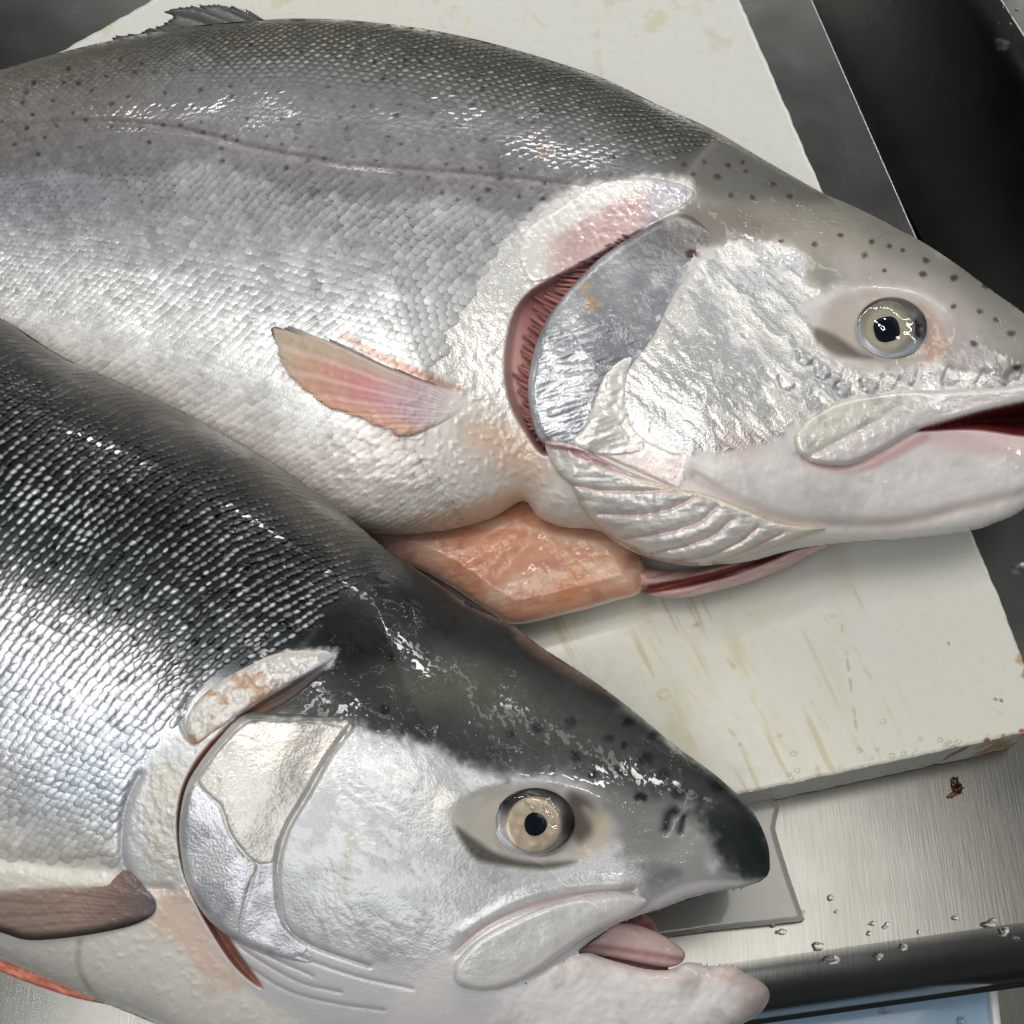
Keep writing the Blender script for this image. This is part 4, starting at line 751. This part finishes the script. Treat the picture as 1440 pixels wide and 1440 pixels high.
paint(CB, [(880, 1225), (920, 1215), (960, 1225), (920, 1250), (885, 1250)], (96, 98, 98), 0.6, 12, 6)
paint(CB, [(960, 1245), (1050, 1238), (1075, 1234), (1040, 1254), (960, 1272), (870, 1302)], (206, 202, 204), 0.8, 5)
paint(CB, [(740, 893), (770, 915), (850, 968), (840, 974), (770, 935), (730, 905)], (104, 82, 68), 0.6, 6)
# bright cheek
cheek = [(492, 1026), (530, 1040), (570, 1044), (612, 1060), (650, 1090), (690, 1092), (700, 1110), (668, 1130), (655, 1150), (648, 1178), (668, 1208), (740, 1222), (830, 1225), (900, 1222), (892, 1246), (820, 1250), (740, 1268), (670, 1300), (620, 1350), (580, 1370), (520, 1350), (440, 1330), (408, 1300), (394, 1260), (394, 1210), (408, 1160), (440, 1100), (470, 1060)]
q, m = paint(CB, cheek, (192, 194, 195), 1.0, 22, 12, 16, 314); MB[q.s][..., 0] = MB[q.s][..., 0]*(1-m)+0.30*m; MB[q.s][..., 1] = MB[q.s][..., 1]*(1-m)+0.3*m
w_ = noise(q.X, q.Y, 24, 4, 318, sy=14, ang=0.6); w2_ = noise(q.X, q.Y, 7, 3, 319)
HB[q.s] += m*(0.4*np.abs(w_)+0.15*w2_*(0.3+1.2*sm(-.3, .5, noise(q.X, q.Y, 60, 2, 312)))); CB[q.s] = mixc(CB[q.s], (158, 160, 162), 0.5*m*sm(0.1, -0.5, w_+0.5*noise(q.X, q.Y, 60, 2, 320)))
paint(CB, [(494, 1145), (500, 1190), (490, 1240), (478, 1260), (484, 1200)], (168, 158, 146), 0.5, 9)
paint(CB, [(610, 1105), (652, 1100), (662, 1135), (630, 1160), (590, 1150)], (222, 218, 208), 0.3, 14, 5)
# lower cheek, pale
paint(CB, [(560, 1380), (640, 1330), (720, 1282), (820, 1250), (870, 1250), (700, 1310), (640, 1370), (660, 1420), (800, 1400), (760, 1500), (560, 1480)], (212, 207, 206), 0.85, 18)
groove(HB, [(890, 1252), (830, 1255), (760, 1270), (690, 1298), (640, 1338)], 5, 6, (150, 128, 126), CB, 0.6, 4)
groove(HB, [(870, 1246), (800, 1248), (730, 1266), (650, 1310)], -3, 9)
def c_jw(X, Y, S, C):
    C = np.broadcast_to(np.array((216, 212, 210.)), X.shape+(3,)).copy(); C = mixc(C, (190, 166, 162), 0.45*sm(26, 4, dline(cr([(800, 1350), (862, 1353), (940, 1368), (1060, 1380)], 6), X, Y)+8*noise(X, Y, 20, 3, 381))); C = mixc(C, (176, 168, 166), 0.6*sm(0, .7, noise(X, Y, 46, 4, 387))); C = mixc(C, (150, 134, 130), 0.7*sm(1010, 1075, X+10*noise(X, Y, 16, 3, 382))); C = mixc(C, (176, 146, 138), 0.5*sm(12, 3, np.hypot((X-1030)/1.4, Y-1374)+6*noise(X, Y, 9, 2, 383))); return C
q = Win([(560, 1350), (1090, 1550)], 0); mj = sm(-3, 3, sdf(cr([(600, 1440), (680, 1398), (739, 1384), (790, 1350), (822, 1336), (862, 1346), (940, 1358), (1026, 1350), (1100, 1380), (1090, 1500), (600, 1560)], 4, True), q.X, q.Y))*sm(640, 760, q.X)
CB[q.s] = CB[q.s]*(1-mj[..., None])+c_jw(q.X, q.Y, mj, None)*mj[..., None]; MB[q.s][..., 0] *= 1-mj; MB[q.s][..., 2] += 0.2*mj
HB[q.s] += mj*(0.9*noise(q.X, q.Y, 34, 3, 384)+0.5*noise(q.X, q.Y, 9, 2, 386)+1.8*np.clip(noise(q.X, q.Y, 9, 2, 385), 0, 1)*sm(1385, 1365, q.Y)*sm(930, 980, q.X))
# preopercle crease: the edge of the cheek over the gill cover
preo = [(494, 1020), (462, 1064), (432, 1118), (404, 1166), (391, 1214), (391, 1260), (402, 1300), (440, 1330), (520, 1358)]
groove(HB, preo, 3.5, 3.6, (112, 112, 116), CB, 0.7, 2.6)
q = Win(preo, 40); 
for pts in ([(262, 1250), (300, 1290), (332, 1322), (380, 1345), (440, 1372)], [(300, 1300), (350, 1340), (420, 1380), (480, 1395)], [(330, 1345), (400, 1390), (470, 1410), (540, 1420)], [(420, 1345), (500, 1372), (580, 1390)]):
    groove(HB, pts, 1.3, 3.4, (146, 134, 136), CB, 0.55, 2.4)
# eye socket
q = Win([(752, 1155)], 140); e = ell(q, 752, 1158, 112, 53, 0.08)
CB[q.s] = mixc(CB[q.s], (156, 150, 140), 0.85*sm(1.2, 0.78, e+0.06*noise(q.X, q.Y, 24, 3, 394))); HB[q.s] -= 3*sm(1.1, 0.7, e); MB[q.s][..., 0] *= sm(0.85, 1.1, e)
HB[q.s] += 1.8*np.exp(-((e-1.12)/0.16)**2)*sm(1175, 1125, q.Y)
paint(CB, [(640, 1163), (668, 1180), (700, 1200), (750, 1212), (810, 1210), (770, 1222), (700, 1216), (664, 1204)], (70, 66, 60), 0.85, 6)
paint(CB, [(800, 1115), (830, 1125), (838, 1160), (815, 1185), (800, 1160)], (66, 60, 56), 0.8, 10)
paint(CB, [(820, 1135), (852, 1152), (860, 1175), (830, 1200), (800, 1206), (836, 1178)], (176, 162, 142), 0.7, 8)
paint(CB, [(810, 1100), (870, 1110), (900, 1150), (880, 1180), (860, 1150), (830, 1120)], (130, 128, 126), 0.6, 12)
paint(CB, [(680, 1080), (760, 1092), (832, 1104), (900, 1138), (970, 1152), (920, 1112), (850, 1085), (760, 1062)], (74, 76, 74), 0.8, 16, 6)
paint(CB, [(836, 1112), (900, 1118), (950, 1150), (930, 1200), (880, 1205), (868, 1160)], (122, 122, 120), 0.75, 26, 8)
# nostril
groove(HB, [(936, 1166), (940, 1148), (950, 1140)], 9, 6, (26, 28, 30), CB, 0.9, 4); groove(HB, [(950, 1160), (964, 1140), (978, 1134)], -4, 6); groove(HB, [(957, 1170), (962, 1150)], 5, 4, (40, 42, 44), CB, 0.8, 4)
hs = [(754, 1024, 5), (801, 1016, 5.5), (718, 1033, 5), (857, 1038, 5), (884, 1016, 5), (879, 1048, 3.6), (919, 1033, 5), (810, 1063, 5), (873, 1083, 5), (910, 1068, 6.5), (931, 1089, 5.5), (952, 1114, 5), (902, 1119, 5.5), (1007, 1108, 6), (834, 1089, 4), (538, 998, 5), (552, 924, 5), (603, 918, 4), (398, 878, 6), (520, 870, 5), (640, 872, 4.5), (575, 842, 5), (555, 880, 6)]
spots(CB, [(x, y, r_*1.35) for x, y, r_ in hs], (6, 7, 8), 1.0)
rs = random.Random(8); bs = []
for k in range(420):
    x, y = rs.uniform(-40, 520), rs.uniform(480, 930); t = float(G.samp(tB, x, y)); s = float(G.samp(SB, x, y))
    if s > 18 and .1 < t < .39 and all((x-a)**2+((y-b)*1.3)**2 > 560 for a, b, c in bs): bs.append((x, y, rs.uniform(3, 4.8)))
spots(CB, bs, (10, 12, 14), 0.95)
# bare shoulder skin behind the gill
sh = [(170, 1240), (172, 1180), (182, 1120), (205, 1075), (250, 1030), (265, 1005), (330, 955), (390, 920), (470, 915), (465, 935), (400, 966), (340, 1004), (300, 1042), (270, 1078), (256, 1112), (250, 1160), (256, 1200), (270, 1270), (200, 1250)]
q, m = paint(CB, sh, (196, 196, 196), 0.95, 5, 5, 14, 326); MB[q.s][..., 0] = MB[q.s][..., 0]*(1-m)+0.3*m; HB[q.s] += m*0.6*noise(q.X, q.Y, 8, 3, 327)
paint(CB, [(214, 1090), (245, 1070), (258, 1100), (250, 1150), (252, 1215), (225, 1235), (205, 1190), (205, 1130)], (190, 184, 174), 0.8, 10)
groove(HB, [(280, 962), (262, 985), (254, 1010), (260, 1030), (272, 1045)], 3.5, 3.5, (120, 120, 126), CB, 0.6, 2.4)
groove(HB, [(196, 1090), (178, 1130), (172, 1180), (176, 1215), (200, 1245), (240, 1250)], 4, 6, (150, 154, 164), CB, 0.6, 5)
# belly and throat below the fin
q, m = paint(CB, [(-60, 1210), (60, 1215), (140, 1225), (230, 1250), (290, 1310), (340, 1390), (450, 1460), (300, 1480), (140, 1410), (-60, 1330)], (215, 211, 203), 0.9, 18); MB[q.s][..., 2] += 0.25*m; MB[q.s][..., 0] *= (1-0.7*m); HB[q.s] += m*1.2*np.clip(noise(q.X, q.Y, 8, 2, 331), 0, 2)
paint(CB, [(215, 1250), (262, 1255), (300, 1320), (340, 1385), (300, 1390), (260, 1340), (220, 1300)], (206, 172, 154), 0.6, 20, 16)
groove(HB, [(112, 1325), (110, 1360), (128, 1395), (165, 1425)], 3, 5, (160, 150, 140), CB, 0.5, 4)
groove(HB, [(0, 1208), (80, 1218), (160, 1226)], 7, 14)
# gill slit
slit = [(462, 933), (400, 966), (345, 1000), (298, 1042), (270, 1078), (254, 1115), (248, 1160), (254, 1215), (268, 1255), (290, 1300), (330, 1360), (370, 1390), (330, 1330), (290, 1260), (276, 1200), (280, 1120), (310, 1060), (350, 1015), (410, 980)]
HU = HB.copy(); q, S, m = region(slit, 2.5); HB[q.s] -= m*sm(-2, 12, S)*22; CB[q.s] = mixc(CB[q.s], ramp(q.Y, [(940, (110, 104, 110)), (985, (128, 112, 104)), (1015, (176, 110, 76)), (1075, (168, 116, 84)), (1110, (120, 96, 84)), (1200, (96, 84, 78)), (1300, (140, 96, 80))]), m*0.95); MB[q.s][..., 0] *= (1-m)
for pts in ([(540, 1000), (640, 1010), (720, 1035), (800, 1055), (860, 1090), (850, 1125), (760, 1105), (690, 1080), (600, 1060)], [(400, 800), (460, 800), (470, 840), (420, 850)], [(310, 700), (390, 730), (400, 760), (330, 750)], [(540, 850), (590, 850), (590, 890), (540, 890)], [(40, 910), (150, 890), (260, 930), (240, 975), (120, 975)]):
    q, S, m = region(pts, 12); MB[q.s][..., 2] += 0.45*m
zf = lambda x, y: np.where(x < 760, 2.0, -20.0)
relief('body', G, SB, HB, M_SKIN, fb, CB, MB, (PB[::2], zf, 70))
# gill cover plates
operB = [(494, 1018), (440, 1006), (395, 1004), (345, 1004), (305, 1042), (276, 1080), (260, 1112), (252, 1158), (254, 1200), (264, 1244), (290, 1290), (330, 1322), (390, 1345), (440, 1352), (410, 1312), (396, 1262), (394, 1214), (408, 1166), (436, 1118), (466, 1064)]
def c_ob(X, Y, S, C):
    C = np.broadcast_to(np.array((194, 192, 188.)), X.shape+(3,)).copy(); C = mixc(C, (168, 168, 170), 0.6*sm(0, .6, noise(X, Y, 40, 4, 341))); C = mixc(C, (84, 88, 84), 0.85*sm(1022, 1004, Y+6*noise(X, Y, 14, 3, 342)))
    C = mixc(C, (150, 136, 110), 0.8*sm(9, 4, np.hypot(X-291, Y-1226)+3*noise(X, Y, 8, 2, 3))); C = mixc(C, (178, 182, 192), 0.5*sm(1240, 1320, Y)); return C
zpm = lambda a, b, c: (lambda X, Y, S, R: prm3(X.shape, a, b, c))
covB, gg, SS, HH = plate('gill_cover', operB, HU, None, None, 10, 12, fb, M_SKIN, 1.4, front=preo, soft=70, colf=c_ob, hf=lambda X, Y, S, H: H+0.35*noise(X, Y, 46, 2, 343)+0.15*noise(X, Y, 8, 3, 344), prmf=zpm(0.38, 0.3, 1.0), drop=10)
HB2 = HU.copy(); q, S, m = region(operB, 3.0); HB2[q.s] = np.where(S > 1, gg.samp(HH, np.clip(q.X, gg.xs[0], gg.xs[-1]), np.clip(q.Y, gg.ys[0], gg.ys[-1])), HB2[q.s])
opB = [(488, 1026), (440, 1014), (390, 1012), (350, 1014), (318, 1042), (288, 1080), (278, 1100), (296, 1120), (312, 1136), (324, 1172), (345, 1200), (362, 1214), (384, 1212), (390, 1190), (404, 1160), (432, 1112), (460, 1066)]
plate('gill_plate', opB, HB2, None, None, 1.6, 6, covB, M_SKIN, 1.4, lambda X, Y, S, C: mixc(mixc(np.broadcast_to(np.array((194, 190, 184.)), X.shape+(3,)).copy(), (92, 96, 90), 0.8*sm(1026, 1008, Y+6*noise(X, Y, 14, 3, 342))), (170, 164, 160), 0.5*sm(0, .6, noise(X, Y, 34, 3, 346))), lambda X, Y, S, H: H+0.4*noise(X, Y, 46, 2, 347)+0.08*noise(X, Y, 7, 2, 348), prmf=zpm(0.35, 0.25, 1.35), drop=1.5)
suB = [(276, 1104), (296, 1124), (310, 1142), (322, 1174), (344, 1204), (362, 1218), (352, 1240), (344, 1268), (336, 1296), (332, 1318), (292, 1284), (266, 1242), (256, 1196), (255, 1156), (262, 1120)]
plate('gill_plate', suB, HB2, None, None, 1.2, 6, covB, M_SKIN, 1.4, cw((200, 201, 204), 351, 0.6), lambda X, Y, S, H: H+0.4*noise(X, Y, 46, 2, 352), prmf=zpm(0.42, 0.25, 1.0), drop=1.5)
inB = [(366, 1218), (386, 1216), (390, 1240), (392, 1268), (402, 1304), (432, 1334), (410, 1346), (370, 1340), (338, 1322), (340, 1296), (350, 1262)]
plate('gill_plate', inB, HB2, None, None, 1.2, 6, covB, M_SKIN, 1.4, cw((198, 199, 203), 355, 0.6), lambda X, Y, S, H: H+0.6*noise(X, Y, 34, 2, 356), prmf=zpm(0.4, 0.3, 1.0), drop=1.5)
# shoulder flap over the top of the gill
shB = [(464, 930), (462, 916), (430, 914), (385, 920), (350, 936), (310, 958), (278, 985), (264, 1008), (262, 1030), (274, 1046), (300, 1030), (340, 1000), (400, 964)]
def c_sB(X, Y, S, C):
    v = (Y-(1046-(X-262)*0.60)); C = np.broadcast_to(np.array((190, 188, 184.)), X.shape+(3,)).copy(); C = mixc(C, (150, 148, 158), 0.8*sm(-14, 10, v)*sm(330, 380, X)); C = mixc(C, (150, 112, 78), 0.6*sm(0.1, .6, noise(X, Y, 26, 3, 361))*sm(420, 360, X)); C = mixc(C, (170, 104, 70), 0.8*sm(0, 12, v)*sm(380, 340, X)); return C
plate('shoulder_flap', shB, HB, None, None, 2.6, 8, fb, M_SKIN, 1.4, c_sB, lambda X, Y, S, H: H+1.0*noise(X, Y, 12, 3, 362), prmf=zpm(0.15, 0.33, 1.0))
# mouth lining, tongue, jaws
HM = HV-42
lin_ = [(730, 1396), (790, 1352), (850, 1300), (890, 1284), (915, 1290), (930, 1320), (940, 1350), (930, 1370), (862, 1360), (800, 1366)]
plate('mouth_lining', lin_, HM, None, None, 6, 10, fb, M_FLESH, 1.4, lambda X, Y, S, C: mixc(np.broadcast_to(np.array((160, 122, 120.)), X.shape+(3,)).copy(), (116, 70, 68), 0.7*sm(0, .5, noise(X, Y, 30, 3, 371))), lambda X, Y, S, H: H-0.06*(X-730), prmf=zpm(0, .35, 1), drop=20)
ton = [(812, 1338), (836, 1320), (862, 1302), (885, 1298), (919, 1309), (948, 1325), (963, 1340), (958, 1354), (940, 1360), (915, 1357), (870, 1348), (836, 1342)]
plate('tongue', ton, HM, None, None, 8, 16, fb, M_FLESH, 1.2, lambda X, Y, S, C: mixc(np.broadcast_to(np.array((184, 160, 156.)), X.shape+(3,)).copy(), (160, 116, 114), 0.6*np.exp(-((Y-1330-(X-830)*0.16)/5)**2)), lambda X, Y, S, H: H+10-4*np.exp(-((Y-1330-(X-830)*0.16)/5)**2)+1.0*noise(X, Y, 16, 2, 372), prmf=zpm(0, .32, 1), drop=25)
mxB = [(911, 1270), (885, 1256), (840, 1258), (802, 1265), (761, 1277), (712, 1299), (671, 1322), (645, 1348), (637, 1369), (646, 1386), (682, 1393), (716, 1386), (757, 1366), (810, 1328), (850, 1306), (872, 1297)]
def c_mB(X, Y, S, C):
    C = np.broadcast_to(np.array((214, 210, 208.)), X.shape+(3,)).copy(); m = sm(8, -6, (Y-(1398-(X-640)*0.52))+6*noise(X, Y, 14, 3, 391)); C = mixc(C, (206, 206, 204), 0.8*m); C = mixc(C, (166, 166, 166), 0.2*m*sm(0, .6, noise(X, Y, 8, 3, 392))); return C
plate('upper_jaw', mxB, HB, None, None, 9, 10, fb, M_SKIN, 1.4, c_mB, lambda X, Y, S, H: H+0.3*sm(4, 14, S)*noise(X, Y, 10, 3, 393)+1.5*noise(X, Y, 50, 2, 394), prmf=zpm(.2, .32, 1), drop=14)
V = []; F = []
for k in range(26):
    if k < 16: x = 870+k*11.5; y = float(np.interp(x, [870, 900, 930, 967, 1005, 1042, 1069], [1298, 1287, 1278, 1264, 1254, 1249, 1240])); s = 1; z = float(G.samp(HB, x, y-6))
    else: x = 985+(k-16)*9; y = float(np.interp(x, [980, 1000, 1026, 1048, 1070], [1354, 1360, 1357, 1368, 1380])); s = -1; z = float(G.samp(HV, x, y+6))-22
    l = 3.6+1.5*math.sin(k*2.7); b = len(V); V += list(W([x-1.6, x+1.6, x, x+0.4], [y-2*s, y-2*s, y-2.6*s, y+l*s], [z, z, z+3, z-3])); F += [[b, b+3, b+1], [b, b+2, b+3], [b+2, b+1, b+3]]
o = mesh('teeth', np.array(V), [np.array(F)], M_EYE, fb, np.broadcast_to(np.array((206., 196, 186)), (len(V), 3)), prm3((len(V),), 0, 0.3, 0.8)); o['kind'] = 'stuff'
# pectoral fin
pecB = [(-60, 1262), (0, 1256), (80, 1250), (145, 1247), (160, 1236), (176, 1224), (195, 1240), (216, 1264), (216, 1284), (195, 1298), (160, 1308), (100, 1318), (40, 1322), (0, 1311), (-60, 1296)]
def c_pb(X, Y, S, r, rad, f):
    C = ramp(np.clip((215-X)/215, 0, 1), [(0, (104, 96, 102)), (.2, (128, 108, 100)), (.5, (156, 134, 122)), (1, (152, 134, 122))]); C = mixc(C, (112, 98, 90), 0.3*sm(0.3, 1, r)); C = mixc(C, (44, 40, 36), 0.85*sm(16, 2, S)*sm(0, 16, Y-1280)); return C
fin('pectoral_fin', pecB, lambda X, Y: G.samp(HB, X, Y)+8*sm(215, 60, X)+3, c_pb, fb, (330, 1280), None, 105, 0.45, thick=2.5, seed=19)
# cut belly edge: red flesh showing under the white belly
edge = [(-60, 1318), (0, 1343), (60, 1366), (140, 1405), (150, 1412), (100, 1402), (40, 1382), (0, 1366), (-60, 1346)]
plate('belly_flesh', edge, np.full(X.shape, 88.0), None, None, 6, 6, fb, M_FLESH, 1.4, lambda X, Y, S, C: mixc(np.broadcast_to(np.array((184, 108, 86.)), X.shape+(3,)).copy(), (222, 150, 128), 0.6*sm(0, .6, noise(X, Y, 16, 3, 395, sy=6, ang=0.4))), lambda X, Y, S, H: H+1.5*noise(X, Y, 14, 3, 396), prmf=zpm(0, .34, 1), drop=60)
# eye
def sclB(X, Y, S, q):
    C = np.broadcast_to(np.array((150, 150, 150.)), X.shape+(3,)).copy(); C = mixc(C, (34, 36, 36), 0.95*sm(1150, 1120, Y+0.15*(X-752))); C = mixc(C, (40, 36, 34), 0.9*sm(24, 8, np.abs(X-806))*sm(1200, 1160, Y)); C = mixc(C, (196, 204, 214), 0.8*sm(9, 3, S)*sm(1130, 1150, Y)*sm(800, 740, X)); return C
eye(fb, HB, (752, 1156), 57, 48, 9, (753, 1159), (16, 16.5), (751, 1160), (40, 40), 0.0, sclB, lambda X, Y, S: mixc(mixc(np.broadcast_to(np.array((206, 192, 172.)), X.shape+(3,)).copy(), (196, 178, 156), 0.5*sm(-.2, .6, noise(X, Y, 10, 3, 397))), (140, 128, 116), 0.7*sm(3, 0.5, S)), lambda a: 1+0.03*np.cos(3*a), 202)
# scales
stB = [((-330, 330), (-420, 1180)), ((-90, 412), (-230, 1255)), ((100, 508), (-60, 1325)), ((300, 601), (80, 1382)), ((480, 719), (190, 1428)), ((640, 838), (300, 1476))]
okP = cr([(-330, 340), (0, 450), (100, 508), (300, 600), (480, 718), (560, 790), (520, 815), (470, 850), (430, 892), (385, 915), (320, 945), (262, 1000), (230, 1040), (196, 1080), (174, 1130), (168, 1190), (160, 1222), (60, 1212), (-100, 1200), (-330, 1150)], 4, True)
okG2 = Grid(-300, 300, 700, 1400, 4); okS2 = sdf(okP, okG2.X, okG2.Y)
def okB(x, y, t): return (x > -60) & (G.samp(SB, x, y) > 4) & (okG2.samp(okS2, x, y) > 2+16*np.clip(noise(x, y, 26, 3, 410)+0.2, 0, 1))
def CsB(A, r2, px, py, rg, n):
    c = G.samp(CB, px, py)*(1+rg.normal(0, 0.04, n))[:, None, None]; t = A[:, 5]
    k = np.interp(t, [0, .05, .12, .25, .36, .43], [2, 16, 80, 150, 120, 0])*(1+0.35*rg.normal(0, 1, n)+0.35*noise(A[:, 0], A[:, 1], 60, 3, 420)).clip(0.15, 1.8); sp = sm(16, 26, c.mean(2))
    c = c+((k[:, None]*np.clip(1.15-r2*1.1, 0, 1)[None])*sp)[..., None]*np.array([0.97, 1.0, 1.0])  # bright centres on dark scales are painted highlights
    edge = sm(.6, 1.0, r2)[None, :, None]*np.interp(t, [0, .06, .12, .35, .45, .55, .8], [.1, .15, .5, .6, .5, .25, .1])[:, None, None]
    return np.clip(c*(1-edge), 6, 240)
def PsB(A, r2, n):
    p = G.samp(MB, A[:, 0], A[:, 1]); p[:, 2] = np.where(p[:, 2] > 1.0, p[:, 2], 0.7); p[:, 0] = np.clip(p[:, 0]+0.15, 0, 1); p[:, 1] = 0.33; return np.repeat(p[:, None], len(r2), 1)
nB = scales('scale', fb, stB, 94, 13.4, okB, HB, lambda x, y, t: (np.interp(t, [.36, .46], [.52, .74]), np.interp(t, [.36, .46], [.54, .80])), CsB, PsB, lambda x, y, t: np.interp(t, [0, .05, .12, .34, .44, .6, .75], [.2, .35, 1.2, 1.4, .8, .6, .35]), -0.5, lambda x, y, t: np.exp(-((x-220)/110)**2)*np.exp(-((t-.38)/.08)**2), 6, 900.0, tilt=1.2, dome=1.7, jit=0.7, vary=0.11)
print('scales', nA, nB)
